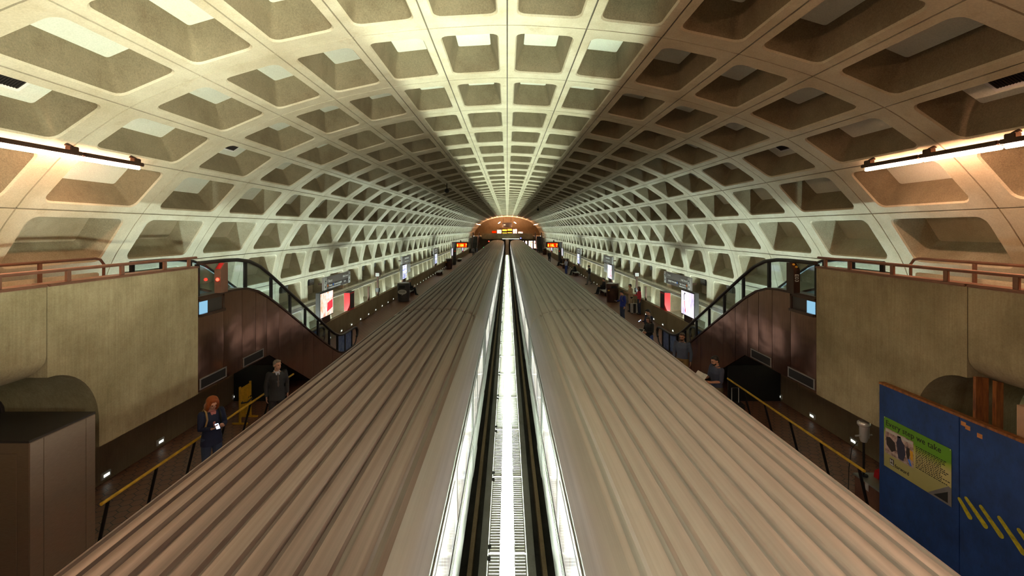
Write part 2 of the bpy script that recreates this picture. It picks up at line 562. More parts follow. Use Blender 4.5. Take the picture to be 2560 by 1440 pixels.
def quad(q):
    q2 = [(-x, y) for x, y in reversed(q)]
    q3 = [(-x, -y) for x, y in q]
    q4 = [(x, -y) for x, y in reversed(q)]
    return q + q2 + q3 + q4
def rounded(a, b, r):
    return quad([(a - r + r * math.cos(t), b - r + r * math.sin(t)) for t in (0, PI / 8, PI / 4, 3 * PI / 8, PI / 2)])
A_, B_ = BAY / 2, 0.65
oa, ob, orr = 0.975, 0.505, 0.15
RINGS = [(rect_pts(A_, B_, oa, ob, orr), 0.035), (rect_pts(A_ - .013, B_ - .012, oa, ob, orr), 0.035),
         (rect_pts(A_ - .013, B_ - .012, oa, ob, orr), 0.0), (rounded(oa, ob, orr), 0.0),
         (rounded(oa - .022, ob - .022, orr - .01), 0.03), (rounded(.80, .335, .05), 0.53)]
def coffers(name, rows):
    mb = MB()
    for i in rows:
        j = i if i >= 0 else -i - 1
        vc = i + 0.5
        nc = arc_n(vc)
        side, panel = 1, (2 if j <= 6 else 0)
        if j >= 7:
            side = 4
        # arc coordinates of each ring once per row
        prof = []
        for pts, dep in RINGS:
            prof.append([(u,) + tuple(arc(vc + b / 1.3) + nc * dep) for u, b in pts])
        for k in range(KB, KE):
            yc = Y0 + (k + 0.5) * BAY
            vs = [(x, yc + u, z) for pr in prof for (u, x, z) in pr]
            fs, ms = [], []
            for q in range(5):
                for e in range(20):
                    fs.append((q * 20 + e, q * 20 + (e + 1) % 20, (q + 1) * 20 + (e + 1) % 20, (q + 1) * 20 + e))
                    ms.append(side if q == 4 else 3 if q == 0 else 0)
            fs.append(tuple(100 + e for e in range(20)))
            ms.append(panel)
            o_ = len(mb.v)
            mb.v += vs
            mb.f += [tuple(a + o_ for a in f_) for f_ in fs]
            mb.mi += ms
    o = mb.build(name, ['vault_rib', 'coffer_side_shaded', 'coffer_panel', 'joint', 'coffer_side_lit'], None, 38)
    return struct(o)
coffers('ceiling', range(-7, 7))
coffers('wall_left', range(-11, -7))
coffers('wall_right', range(7, 11))
for sx, nm in ((-1, 'left'), (1, 'right')):
    # platform
    mb = MB()
    mb.box(sx * 4.25, sx * 8.14, YB, 108, -0.25, 0)
    struct(mb.build('floor_' + nm, 'hex_tile'))
    mb = MB()
    mb.box(sx * 3.86, sx * 4.25, YB, 108, -0.28, 0.002, 0.01)
    struct(mb.build('trim_platform_edge_' + nm, 'granite'))
    mb = MB()
    mb.box(sx * 3.98, sx * 4.2, YB, 108, -1.15, -0.28)
    struct(mb.build('wall_platform_' + nm, 'track_bed'))
    # parapet with a cap, and the trough behind it
    mb = MB()
    y = YB
    while y < 108:
        mb.box(sx * 8.13, sx * 8.30, y + .006, min(y + 5.2, 108) - .006, -0.02, 0.87, 0.008)
        y += 5.2
    struct(mb.build('wall_parapet_' + nm, 'low_wall'))
    mb = MB()
    mb.box(sx * 8.30, sx * 9.35, YB, YE, -0.12, 0.02)
    struct(mb.build('floor_trough_' + nm, 'curb'))
    # horizontal conduit along the joint above the lowest coffers
    mb = MB()
    for q in range(3):
        mb.tube([(sx * (8.99 - .035 * q), 9, 1.70 - .05 * q), (sx * (8.99 - .035 * q), 108, 1.70 - .05 * q)], 0.022, 6)
    struct(mb.build('trim_conduit_' + nm, 'grey_metal', None, 60))
mb = MB()
mb.box(-3.98, 3.98, YB, YE, -1.3, -1.12)
struct(mb.build('floor_track', 'track_bed'))
mb = MB()
for sx in (-1, 1):
    mb.box(sx * .36, sx * .50, YB, 106, -1.13, -0.80, 0.01)
struct(mb.build('trim_light_trough', 'curb'))
mb = MB()
for sx in (-1, 1):
    mb.box(sx * .62, sx * .70, YB, 106, -1.13, -0.86, 0.01)
struct(mb.build('trim_rail_cover', 'low_wall'))
# end walls
arch = [tuple(arc(v / 4)) for v in range(-48, 49)]
mb = MB()
mb.prism([(x * 1.08, z + (.55 if z > 2 else 0)) for x, z in arch], YE, YE + .3, 1)
struct(mb.build('wall_far', 'low_wall'))
mb = MB()
mb.prism([(x * 1.08, z + (.55 if z > 2 else 0)) for x, z in arch], YB - .3, YB, 1)
struct(mb.build('wall_back', 'board_concrete'))
# mezzanine decks: near one (the photographer stands on it) and the far one
mb = MB()
mb.box(-8.75, 8.75, YB, -0.35, 2.95, 3.43)
for sx in (-1, 1):
    mb.box(sx * 6.72, sx * 8.78, -0.35, 9.45, 3.1, 3.43)
struct(mb.build('floor_mezzanine', 'board_concrete'))
mb = MB()
mb.box(-6.2, 6.2, 110.25, YE, 2.75, 3.43)
for sx in (-1, 1):
    mb.box(sx * 6.2, sx * 8.78, 107.8, YE, 3.1, 3.43)
struct(mb.build('floor_mezzanine_far', 'board_concrete'))
mb = MB()
mb.box(-6.2, 6.2, 110, 110.25, 2.70, 4.06, 0.01)
struct(mb.build('wall_mezzanine_far', 'board_concrete'))
mb = MB()
mb.box(-.42, .42, 108.9, 109.8, -1.12, 2.72, 0.02)
mb.box(-.42, .42, 109.8, 110.9, 2.3, 2.74, 0.02)
struct(mb.build('column_far', 'pink_wood'))
# tunnel mouths below the far mezzanine: flat black slabs standing in for their shade, on the end wall
for sx, nm in ((-1, 'left'), (1, 'right')):
    mb = MB()
    mb.prism([(sx * 0.55, -1.12), (sx * 4.0, -1.12), (sx * 4.0, 1.4), (sx * 3.2, 2.3), (sx * 1.3, 2.3), (sx * 0.55, 1.4)], YE - .12, YE, 1)
    struct(mb.build('door_tunnel_' + nm, 'matt_black'))
    mb = MB()
    mb.box(sx * 4.1, sx * 4.4, 110.3, YE, -.2, 2.74)
    struct(mb.build('wall_under_mezzanine_' + nm, 'low_wall'))
# side walls of the near mezzanine: concrete brackets with a curved underside
for sx, nm in ((-1, 'left'), (1, 'right')):
    mb = MB()
    # beam nearest the escalator: profile in Y,Z
    yj, ye = 6.435, 9.57
    poly = [(ye, 4.29), (ye, 1.63), (7.25, 1.63), (7.25, 2.05)]
    for q in range(1, 12):
        a = PI / 2 * q / 12
        poly.append((6.45 + 0.8 * math.cos(a), 2.05 + 0.95 * math.sin(a)))
    poly += [(yj, 3.0), (yj, 4.29)]
    mb.prism(poly, sx * 6.5, sx * 6.76, 0)
    mb.prism([(y_, min(z_, 3.1)) for y_, z_ in poly], sx * 6.755, sx * 8.12, 0)
    o = mb.build('wall_bracket_' + nm, 'board_concrete', None, 40)
    bm = bmesh.new()
    bm.from_mesh(o.data)
    bmesh.ops.triangulate(bm, faces=[f_ for f_ in bm.faces if len(f_.verts) > 4])
    bm.to_mesh(o.data)
    bm.free()
    struct(o)
    mb = MB()
    prof = [(6.5, 4.29), (6.5, 3.3)]
    for q in range(1, 9):
        a = PI / 2 * q / 8
        prof.append((6.5 + 1.0 * (1 - math.cos(a)), 3.3 - 0.42 * math.sin(a)))
    prof += [(8.6, 2.80), (8.6, 3.1), (6.72, 3.1), (6.72, 4.29)]
    mb.prism([(sx * x, z) for x, z in prof], -0.35, yj - .015, 1)
    o = mb.build('wall_gallery_' + nm, 'board_concrete', None, 40)
    bm = bmesh.new()
    bm.from_mesh(o.data)
    bmesh.ops.triangulate(bm, faces=[f_ for f_ in bm.faces if len(f_.verts) > 4])
    bm.to_mesh(o.data)
    bm.free()
    struct(o)
    # cap along the wall top
    mb = MB()
    mb.box(sx * 6.47, sx * 6.76, -0.35, yj - .01, 4.285, 4.325, 0.012)
    mb.box(sx * 6.47, sx * 6.76, yj + .01, ye + .01, 4.285, 4.325, 0.012)
    struct(mb.build('trim_wall_cap_' + nm, 'bronze_light'))
    # low wall on the vault side of the walkway
    mb = MB()
    mb.box(sx * 8.50, sx * 8.62, -0.35, 9.5, 3.43, 4.2, 0.02)
    struct(mb.build('wall_walkway_' + nm, 'vault_rib'))

# ================================================================== LIGHTS OF THE PLACE AND ADDED FILL
# tubes in the troughs behind the parapets
for sx, nm in ((-1, 'left'), (1, 'right')):
    root = None
    for k in range(0, 38):
        y = 8.0 + k * BAY
        if root is None:
            root = thing('trough_light', 'white tube light lying in the gutter behind the %s parapet' % nm, 'light', (sx * 8.44, y, 0.02), 0, 'tube lights in the %s wall gutter' % nm)
            MB().box(-.06, .06, 0, 2.3, .40, .46, .01).build('housing', 'grey_metal', root)
            MB().tube([(0, .05, .50), (0, 2.25, .50)], .035, 6).build('tube', 'trough_tube', root)
            MB().box(sx * .09, sx * .10, 0, 2.55, .38, .74).build('dimming_sheet', 'dimming_sheet', root)  # added sheet that dims the tube's light on the lowest coffers
            for q in (.3, 2.0):
                MB().box(-.03, .03, q - .03, q + .03, 0, .405).build('leg', 'grey_metal', root)
        else:
            dup(root, (sx * 8.44, y, 0.02))
# lit strip between the tracks: trays with tubes under a white slatted grating
root = None
ys = -2.0
for k in range(41):
    y = ys + k * 2.6
    if root is None:
        root = thing('track_light', 'long white slatted light grating in the strip between the two trains', 'light', (0, y, -1.12), 0, 'slatted lights between the tracks')
        MB().box(-.35, .35, 0, 2.55, 0, .05).build('tray', 'sign_grey', root)
        MB().box(-.11, .11, .12, 2.42, .08, .14, .02).build('tube', 'strip_tube', root)
        g = MB()
        for q in range(32):
            for x0, x1 in ((-.34, -.13), (.13, .34)):
                g.box(x0, x1, .02 + q * .08, .02 + q * .08 + .062, .225, .245)
            g.box(-.13, .13, .02 + q * .08, .02 + q * .08 + .012, .22, .245)
        for x in (-.335, .335):
            g.box(x - .012, x + .012, 0.0, 2.56, .17, .245)
        g.build('grating', 'white_paint', root)
        for x in (-.135, .135):
            MB().box(x - .006, x + .006, .02, 2.54, .24, .47).build('shading_lip', 'grey_metal', root)  # lips added to shade the train sides from the tubes
        for q in (.1, 2.4):
            MB().box(-.36, -.30, q, q + .09, .245, .27).build('clip', 'black_metal', root)
    else:
        dup(root, (0, y, -1.12))
# mezzanine fluorescents hung along the vault
def fluo(sx, y, n, label, group):
    t = thing('fluorescent_light', label, 'light', (sx * 7.0, y, 6.27), 0, group)
    h = MB()
    h.box(-.06 - .02 * sx, .06 - .02 * sx, .01, 1.24, .02, .09, .012)
    h.build('housing', 'bronze', t)
    MB().tube([(sx * .015, .03, -.012), (sx * .015, 1.22, -.012)], .028, 8).build('tube', 'fluo_tube', t)
    b = MB()
    b.box(-.05, .05, 1.05, 1.2, .08, .16, .01)
    b.tube([(0, 1.12, .15), (sx * .10, 1.12, .20)], .03, 8)
    b.build('bracket', 'bronze', t)
    return t
for sx, nm in ((-1, 'left'), (1, 'right')):
    for k in range(11):
        y = (7.45 if sx < 0 else 7.68) - k * 1.25
        lab = 'pink white tube light, farthest of the %s row along the near vault' % nm if k == 0 else 'pink white tube light in the row along the near %s vault' % nm
        fluo(sx, y, k, lab, None if k == 0 else 'fluorescent lights along the near %s vault' % nm)
    for k in range(6):
        fluo(sx, 106 + k * 2.4, k, 'fluorescent tube light on the %s side above the far mezzanine' % nm, 'fluorescent lights above the far %s mezzanine' % nm)
# ceiling lamps on the far end wall
for sx, nm in ((-1, 'left'), (1, 'right')):
    t = thing('ceiling_light', 'slanted white tube lamp at the %s of the dark far sign' % nm, 'light', (sx * 2.3, 118, 6.6))
    MB().tube([(0, 0, 0), (-sx * .55, 0, .38)], .07, 8).build('tube', 'fluo_tube', t)
    MB().tube([(0, .08, .04), (-sx * .55, .08, .42)], .05, 8).build('housing', 'bronze', t)
    MB().tube([(-sx * .28, .08, .2), (-sx * .28, .08, 1.6)], .02, 6).build('rod', 'bronze', t)
# floodlight on an arm in front of the near mezzanine deck, below the view, added to brighten the left vault
t = thing('fill_floodlight', 'floodlight on an arm below the near mezzanine edge, added to brighten the left vault', 'light', (0.9, 1.7, 3.15))
MB().box(-.06, .06, -2.1, .0, -.28, -.20, .01).build('arm', 'bronze', t)
MB().box(-.25, .25, -.4, .4, -.20, -.06, .02).build('housing', 'bronze', t)
hz = Vector((-6.5, 5.9, 0)).normalized()
lt = Vector((-hz.y, hz.x, 0))
m_ = MB()
vs_ = [hz * d_ + lt * a_ + Vector((0, 0, z_)) for d_ in (.80, .82) for a_ in (-.02, 1.4) for z_ in (-.30, .12)]
m_.add(vs_, [(0, 1, 3, 2), (4, 6, 7, 5), (0, 4, 5, 1), (2, 3, 7, 6), (0, 2, 6, 4), (1, 5, 7, 3)])
m_.build('barn_door', 'black_metal', t)  # unseen plate added to keep this light off the left bracket
m_ = MB()
m_.tube([(0, 0, -.22), tuple(hz * .81 + Vector((0, 0, -.22)))], .02, 8)
m_.build('door_arm', 'bronze', t)
la = bpy.data.lights.new('lamp', 'AREA')
la.shape = 'RECTANGLE'
la.size, la.size_y = .7, .3
la.energy = P_UP
la.color = C_UP
la.spread = R(92)
o = bpy.data.objects.new('lamp', la)
COL.objects.link(o)
o.parent = t
o.rotation_euler = (Vector((-5.6, 7.6, 8.2)) - Vector((.9, 1.7, 3.15))).to_track_quat('-Z', 'Y').to_euler()

# pendant lamp over the mezzanine, added unseen behind the photographer as fill light
t = thing('fill_pendant', 'broad pendant lamp over the mezzanine behind the viewpoint, added as fill light', 'light', (0, -3.2, 6.3))
MB().box(-1.2, 1.2, -.3, .3, .02, .12, .03).build('housing', 'bronze', t)
for x in (-.9, .9):
    MB().tube([(x, 0, .1), (x, 0, 2.0)], .02, 8).build('rod', 'bronze', t)
la = bpy.data.lights.new('lamp', 'AREA')
la.shape = 'RECTANGLE'
la.size, la.size_y = 2.2, .5
la.energy = P_PEND
la.color = (1.0, 0.84, 0.62)
o = bpy.data.objects.new('lamp', la)
COL.objects.link(o)
o.parent = t
la.spread = R(100)
o.rotation_euler = (R(44), 0, 0)

# ================================================================== TRAINS
CX = 2.235
def roof_line():
    """cross-section of the ribbed roof, from the left eave to the right one (x, z)"""
    def base(x):
        a = abs(x)
        pts = [(0, 2.62), (.5, 2.60), (.9, 2.545), (1.2, 2.46), (1.34, 2.37), (1.45, 2.22), (1.52, 2.02)]
        for (x0, z0), (x1, z1) in zip(pts, pts[1:]):
            if a <= x1:
                return z0 + (z1 - z0) * (a - x0) / (x1 - x0)
        return 2.0
    half = []
    xs_ = [0.0]
    out_ = []
    x = -1.175
    out_ += [(-1.53, 1.98), (-1.52, 2.02), (-1.48, 2.13), (-1.45, 2.22), (-1.40, 2.30), (-1.34, 2.37), (-1.27, 2.42)]
    while x < 1.2:
        for dx, dz in ((-.04, 0), (-.025, -.05), (.025, -.05), (.04, 0), (.075, .012), (.16, .012), (.20, 0)):
            if x + dx < 1.23:
                out_.append((x + dx, base(x + dx) + dz))
        x += .235
    out_ += [(1.27, 2.42), (1.34, 2.37), (1.40, 2.30), (1.45, 2.22), (1.48, 2.13), (1.52, 2.02), (1.53, 1.98)]
    return out_
def make_car(label, group, roofmat):
    L = 22.83
    t = thing('metro_car', label, 'train car', (0, 0, 0), 0, group)
    rl = roof_line()
    n = len(rl)
    # roof: slightly lower towards the very ends
    mb = MB()
    vs, fs = [], []
    stations = [(0, .03, .975), (.06, .01, .99), (.2, 0, 1), (L - .2, 0, 1), (L - .06, .01, .99), (L, .03, .975)]
    for y, dz, s in stations:
        vs += [(x * s, y, z - dz) for x, z in rl]
    for i in range(len(stations) - 1):
        for k in range(6, n - 7):
            fs.append((i * n + k, i * n + k + 1, (i + 1) * n + k + 1, (i + 1) * n + k))
    mb.add(vs, fs)
    mb.build('roof', roofmat, t, 25)
    for a_, b_ in ((0, 6), (n - 7, n - 1)):       # smooth silver cove between the ribbed roof and the side
        mb = MB()
        fs = []
        for i in range(len(stations) - 1):
            for k in range(a_, b_):
                fs.append((i * n + k, i * n + k + 1, (i + 1) * n + k + 1, (i + 1) * n + k))
        mb.add(vs, fs)
        mb.build('cove_panel', 'cove_silver', t, 40)
    # body shell below the roof
    mb = MB()
    prof = [(-1.53, 1.98), (-1.53, .05), (-1.47, -.18), (1.47, -.18), (1.53, .05), (1.53, 1.98)]
    vs, fs = [], []
    for y, s in ((0, .975), (.2, 1), (L - .2, 1), (L, .975)):
        vs += [(x * s, y, z) for x, z in prof]
    for i in range(3):
        for k in range(5):
            fs.append((i * 6 + k, i * 6 + k + 1, (i + 1) * 6 + k + 1, (i + 1) * 6 + k))
    for i in (0, 3):                      # the two end walls, up to the roof
        y, dz, s = (0, .03, .975) if i == 0 else (L, .03, .975)
        b = len(vs)
        vs += [(x * s, y, z - dz) for x, z in rl]
        fs.append(tuple(range(b, b + n)) + (i * 6 + 4, i * 6 + 3, i * 6 + 2, i * 6 + 1))
    mb.add(vs, fs)
    mb.build('body', 'train_steel', t, 30)
    mb = MB()
    for sx in (-1, 1):
        for z in (.72, .80, .88, 1.86):
            mb.box(sx * 1.53, sx * 1.542, .45, L - .45, z, z + .03)
    mb.build('side_molding', 'grey_metal', t)
    MB().box(-1.1, 1.1, 1.0, L - 1.0, -.75, -.185, .03).build('underframe', 'dark_paint', t)
    for y in (3.4, L - 3.4):
        b = MB()
        b.box(-1.05, 1.05, y - 1.2, y + 1.2, -.95, -.70, .03)
        for sx in (-1, 1):
            for dy in (-.85, .85):
                b.cyl((sx * .70, y + dy, -.78), .34, .1, 20, 0, 0)
        b.build('bogie', 'dark_paint', t)
    for sx in (-1, 1):
        for k in range(3):
            y = 3.6 + k * 7.2
            d = MB()
            d.box(sx * 1.525, sx * 1.537, y, y + 1.28, .0, 1.92, .01)
            d.build('door', 'train_steel', t)
            g_ = MB()
            g_.box(sx * 1.53, sx * 1.541, y + .18, y + .56, .95, 1.7)
            g_.box(sx * 1.53, sx * 1.541, y + .72, y + 1.10, .95, 1.7)
            g_.build('door_window', 'window_glass', t)
        for y, wl in ((.9, 2.3), (5.1, 2.5), (7.9, 2.5), (12.3, 2.5), (15.1, 2.5), (19.5, 2.2)):
            MB().box(sx * 1.525, sx * 1.538, y, y + wl, .98, 1.72, .005).build('window', 'window_glass', t)
    for y0, y1 in ((-.04, 0.02), (L - .02, L + .04)):
        g_ = MB()
        g_.box(-1.3, 1.3, y0, y1, .05, 2.33, .03)
        g_.build('gangway', 'rubber', t)
    return t
PITCH = 22.91
NTH = ['farthest from the camera', 'second from the far end', 'middle of its five', 'second from the camera', 'nearest the camera']
for sx, nm, mat in ((-1, 'left', 'train_roof_dim'), (1, 'right', 'train_roof')):
    proto = None
    desc = 'ribbed-roof metro car browned for its light, left train, ' if sx < 0 else 'pale ribbed-roof metro car of the right train, '
    for k in range(5):
        lab = desc + NTH[k]
        loc = (sx * CX, 105.8 - 22.83 - k * PITCH, 0)
        if proto is None:
            proto = make_car(lab, 'cars of the %s train' % nm, mat)
            proto.location = loc
        else:
            dup(proto, loc, None, lab)

# ================================================================== ESCALATORS
S30, C30 = math.sin(R(30)), math.cos(R(30))
def rail_path():
    """handrail centre line in (Y, z): level, bend, incline, bend, level"""
    pts = [(9.62, 4.38), (10.5, 4.38), (11.0, 4.36), (11.5, 4.29), (12.0, 4.12), (12.6, 3.80)]
    y, z = 12.6, 3.80
    pts += [(14.5, 2.70), (16.3, 1.66), (16.8, 1.37), (17.2, 1.16), (17.6, 1.01), (18.0, .93), (18.5, .91), (19.4, .91), (19.68, .86), (19.82, .72), (19.80, .55), (19.66, .40)]
    return pts
def deck_path():
    """top edge of the cladding in (Y, z)"""
    return [(9.58, 3.66), (10.9, 3.66), (11.4, 3.62), (11.9, 3.48), (12.4, 3.25), (12.9, 2.98), (14.4, 2.11), (16.0, 1.19), (16.6, .86), (17.1, .60), (17.6, .36), (18.0, .23), (18.4, .17), (19.5, .15)]
def interp(path, y):
    for (a, za), (b, zb) in zip(path, path[1:]):
        if a <= y <= b:
            return za + (zb - za) * (y - a) / (b - a)
    return path[-1][1] if y > path[-1][0] else path[0][1]
def rail_z(y):
    return interp([p for p in rail_path()[0:14]], y)
def under_z(y):
    if y <= 12.45:
        return 1.66
    return max(0.0, 1.66 - (y - 12.45) * math.tan(R(30.5)))
def make_escalator(sx, label, number):
    t = thing('escalator', label, 'escalator', (0, 0, 0))
    XN, XF = sx * 6.5, sx * 7.98
    # cladding panels of the visible side, each slightly bowed and tilted
    ys_ = [9.58, 10.45, 11.18, 11.78, 12.32, 12.98, 13.72, 14.5, 15.3, 16.1, 16.95, 17.9, 19.5]
    rnd = random.Random(3 if sx < 0 else 5)
    for i in range(len(ys_) - 1):
        a, b = ys_[i] + .005, ys_[i + 1] - .005
        mb = MB()
        nu, nv = 5, 9
        tilt = rnd.uniform(-.006, .006)
        grid = []
        for q in range(nu + 1):
            y = a + (b - a) * q / nu
            zt, zb = interp(deck_path(), y), under_z(y)
            for r_ in range(nv + 1):
                z = zb + (zt - zb) * r_ / nv
                bow = -.008 * math.sin(PI * q / nu) * math.sin(PI * r_ / nv) + tilt * (q / nu - .5)
                grid.append((XN + sx * (bow + .006), y, z))
        fs = [(q * (nv + 1) + r_, (q + 1) * (nv + 1) + r_, (q + 1) * (nv + 1) + r_ + 1, q * (nv + 1) + r_ + 1) for q in range(nu) for r_ in range(nv)]
        mb.add(grid, fs)
        inner = [(XN + sx * .04, y, z) for (_, y, z) in grid]
        mb.add(inner, fs)
        mb.build('cladding_panel', 'cladding', t, 60)
    # bottom band with louvres
    for y0, y1 in ((9.62, 10.5), (11.2, 12.1)):
        v = MB()
        v.box(XN - sx * .012, XN + sx * .02, y0, y1, 1.72, 1.92)
        o = v.build('louvre', 'matt_black', t)
        v = MB()
        for q in (1.71, 1.92):
            v.box(XN - sx * .022, XN, y0 - .02, y1 + .02, q - .012, q + .012)
        for q in (y0, y1):
            v.box(XN - sx * .0221, XN, q - .015, q + .015, 1.71, 1.92)
        v.build('frame', 'grey_metal', o)
    # far side cladding, underside
    mb = MB()
    poly = [(9.58, 3.62)] + [(y, z - .02) for y, z in deck_path()[1:]] + [(19.5, .01), (15.6, .01), (12.45, 1.70), (9.58, 1.70)]
    mb.prism(poly, XF - sx * .03, XF + sx * .05, 0)
    mb.build('far_cladding', 'cladding', t)
    mb = MB()
    mb.box(XN + sx * .03, XF, 9.58, 12.46, 1.66, 1.70)
    mb.add([(XN + sx * .03, 12.45, 1.68), (XF, 12.45, 1.68), (XF, 15.3, .02), (XN + sx * .03, 15.3, .02)], [(0, 1, 2, 3)])
    mb.build('underside', 'dark_paint', t)
    # deck boards under both balustrades
    dp = deck_path()
    for X, d in ((XN, sx), (XF, -sx)):
        mb = MB()
        mb.sweep([(X, y, z) for y, z in dp], [(-.02 * d, 0, -.03), (.24 * d, 0, -.03), (.24 * d, 0, .02), (-.02 * d, 0, .02)])
        mb.build('deck_board', 'bronze', t)
    # glass panels between posts
    py_ = [9.62, 10.45, 11.38, 12.62, 13.72, 14.75, 15.75, 16.75, 17.55, 18.35, 19.15]
    for X in (XN + sx * .05, XF - sx * .05):
        for a, b in zip(py_, py_[1:]):
            seg = [a + (b - a) * q / 5 for q in range(6)]
            mb = MB()
            poly = [(y, interp(dp, y) + .015) for y in seg] + [(y, rail_z(y) - .03) for y in reversed(seg)]
            mb.prism(poly, X - .005, X + .005, 0)
            mb.build('glass_panel', 'glass_blue_reflection' if a > 17.5 else 'clear_glass', t)
        for y in py_:
            mb = MB()
            mb.box(X - .03, X + .03, y - .045, y + .045, interp(dp, y) + .01, rail_z(y) - .02, .006)
            mb.build('post', 'black_metal', t)
        e = MB()                      # curved end post of the newel
        e.tube([(X, 19.2, .16), (X, 19.5, .17), (X, 19.68, .25), (X, 19.78, .42), (X, 19.80, .62), (X, 19.72, .80)], .025, 8)
        e.build('end_post', 'black_metal', t, 60)
        rp = rail_path()
        mb = MB()
        pp = []
        for i in range(len(rp) - 1):
            for q in range(3):
                f_ = q / 3
                pp.append((X - (.03 * sx if X == XN + sx * .05 else -.03 * sx), rp[i][0] + (rp[i + 1][0] - rp[i][0]) * f_, rp[i][1] + (rp[i + 1][1] - rp[i][1]) * f_))
        mb.tube(pp, .045, 10)
        mb.build('handrail', 'rubber', t, 60)
    # inner skirt of the far side, with a thin comb light along it
    sk = [(9.6, 3.43), (11.2, 3.43), (11.9, 3.2), (12.4, 2.93), (16.0, .85), (17.0, .28), (17.6, .06), (18.2, .02), (19.4, .02)]
    mb = MB()
    yy_ = [9.6 + 9.8 * q / 40 for q in range(41)]
    mb.prism([(y, interp(sk, y) - .1) for y in yy_] + [(y, interp(dp, y) - .04) for y in reversed(yy_)], XF - sx * .235, XF - sx * .225, 0)
    mb.build('skirt_panel', 'skirt_blue_sheen', t)
    mb = MB()
    mb.sweep([(XF - sx * .24, y, interp(sk, y) + .12) for y in (9.6, 10.2, 11.0, 11.6)], [(-.006, 0, -.012), (.006, 0, -.012), (.006, 0, .012), (-.006, 0, .012)])
    mb.build('comb_light', 'comb_light', t)
    # steps
    k = 0
    y = 9.6
    proto = None
    while y < 19.0:
        z = interp([(9.58, 3.43), (11.2, 3.43), (11.9, 3.2), (12.4, 2.93), (16.0, .85), (17.0, .28), (17.6, .06), (18.2, .02), (20, .02)], y)
        if proto is None:
            s_ = MB()
            s_.box(-.50, .50, 0, .40, -.22, 0)
            for q in range(20):
                s_.box(-.49 + q * .05, -.47 + q * .05, .01, .39, 0, .012)
            proto = s_.build('step', 'dark_paint', t)
            proto.location = (sx * 7.24, y, z)
        else:
            c_ = proto.copy()
            COL.objects.link(c_)
            c_.parent = t
            c_.location = (sx * 7.24, y, z)
        y += .405
    # recess with a lit pane at the top of the cladding
    fr = MB()
    fr.box(XN - sx * .03, XN + sx * .0, 9.60, 10.42, 3.58, 3.63)
    fr.box(XN - sx * .06, XN + sx * .0, 9.60, 10.42, 3.24, 3.30)
    fr.box(XN - sx * .03, XN + sx * .0, 10.36, 10.42, 3.24, 3.63)
    fr.build('recess_frame', 'bronze', t)
    MB().box(XN - sx * .006, XN + sx * .003, 9.6, 10.36, 3.30, 3.58).build('recess_back', 'dark_paint', t)
    MB().box(XN - sx * .010, XN + sx * .0, 9.6, 9.86, 3.30, 3.56).build('recess_pane', 'panel_blue', t)
    return t
def control_post(sx, label, red):
    t = thing('control_post', label, 'escalator control', (sx * 6.42, 10.22, 3.685))
    mb = MB()
    poly = [(-.13, 0), (.13, 0), (.13, .66), (.02, .66), (-.13, .52)]
    mb.prism(poly, -.07, .07, 0)
    mb.build('housing', 'bronze_light' if red else 'bronze', t)
    if red:
        b = MB()
        b.prism([(-.11, .52), (.01, .645), (.005, .655), (-.12, .535)], -.05, .05, 0)
        b.build('switch_plate', 'red_paint', t)
        MB().ell((0, -.135, .30), (.035, .02, .035)).build('lamp', 'red_glow', t, 60)
    else:
        for q, (x, y, z) in enumerate(((-.01, -.03, .625), (.02, -.085, .575))):
            MB().ell((x, y, z), (.03, .025, .025)).build('knob', 'yellow_paint', t, 60)
        text('number', 'E03', .12, 'white_paint', t, (-.042, -.133, .42), (0, 0, -1), (1, 0, 0))
    return t
er = make_escalator(1, 'bronze-clad escalator beside the blue plywood, near right platform', 'E03')
el = make_escalator(-1, 'bronze-clad escalator beside the steel cabinet, near left platform', '')
control_post(1, 'dark post numbered E03 with yellow knobs on the near right escalator', False)
control_post(-1, 'brown post with a glowing red lamp on the near left escalator', True)
FARC = 116.6
dup(er, (0, FARC, 0), PI, 'far dark escalator rising to the mezzanine from the left platform')
dup(el, (0, FARC, 0), PI, 'far dark escalator rising to the mezzanine from the right platform')
# black wall closing the space below each near escalator
for sx, nm in ((-1, 'left'), (1, 'right')):
    mb = MB()
    mb.box(sx * 6.56, sx * 8.11, 13.5, 13.56, 0.0, 1.06)
    struct(mb.build('wall_below_escalator_' + nm, 'matt_black'))

# ================================================================== MEZZANINE RAILS
for sx, nm in ((-1, 'left'), (1, 'right')):
    t = thing('guard_rail', 'brown tube rail on top of the near %s concrete mezzanine wall' % nm, 'railing', (sx * 6.56, 0, 4.32))
    MB().tube([(0, .2, .18), (0, 9.60, .18)], .027, 10).build('top_rail', 'bronze_light', t, 60)
    for y in (1.1, 2.05, 3.0, 3.95, 4.9, 5.86, 6.8, 7.75, 8.72, 9.38):
        MB().box(-.02, .02, y - .035, y + .035, 0, .17, .004).build('post', 'bronze_light', t)
    t = thing('guard_rail', 'brown tube rail with a bent-down end by the near %s vault' % nm, 'railing', (sx * 8.42, 0, 3.43))
    MB().tube([(0, .2, 1.07), (0, 9.3, 1.07), (0, 9.42, 1.04), (0, 9.5, .94), (0, 9.5, 0.01)], .028, 10).build('top_rail', 'bronze_light', t, 60)
    for y in (1.6, 3.3, 5.0, 6.6, 8.2):
        MB().box(-.02, .02, y - .03, y + .03, .01, 1.05, .004).build('post', 'bronze_light', t)
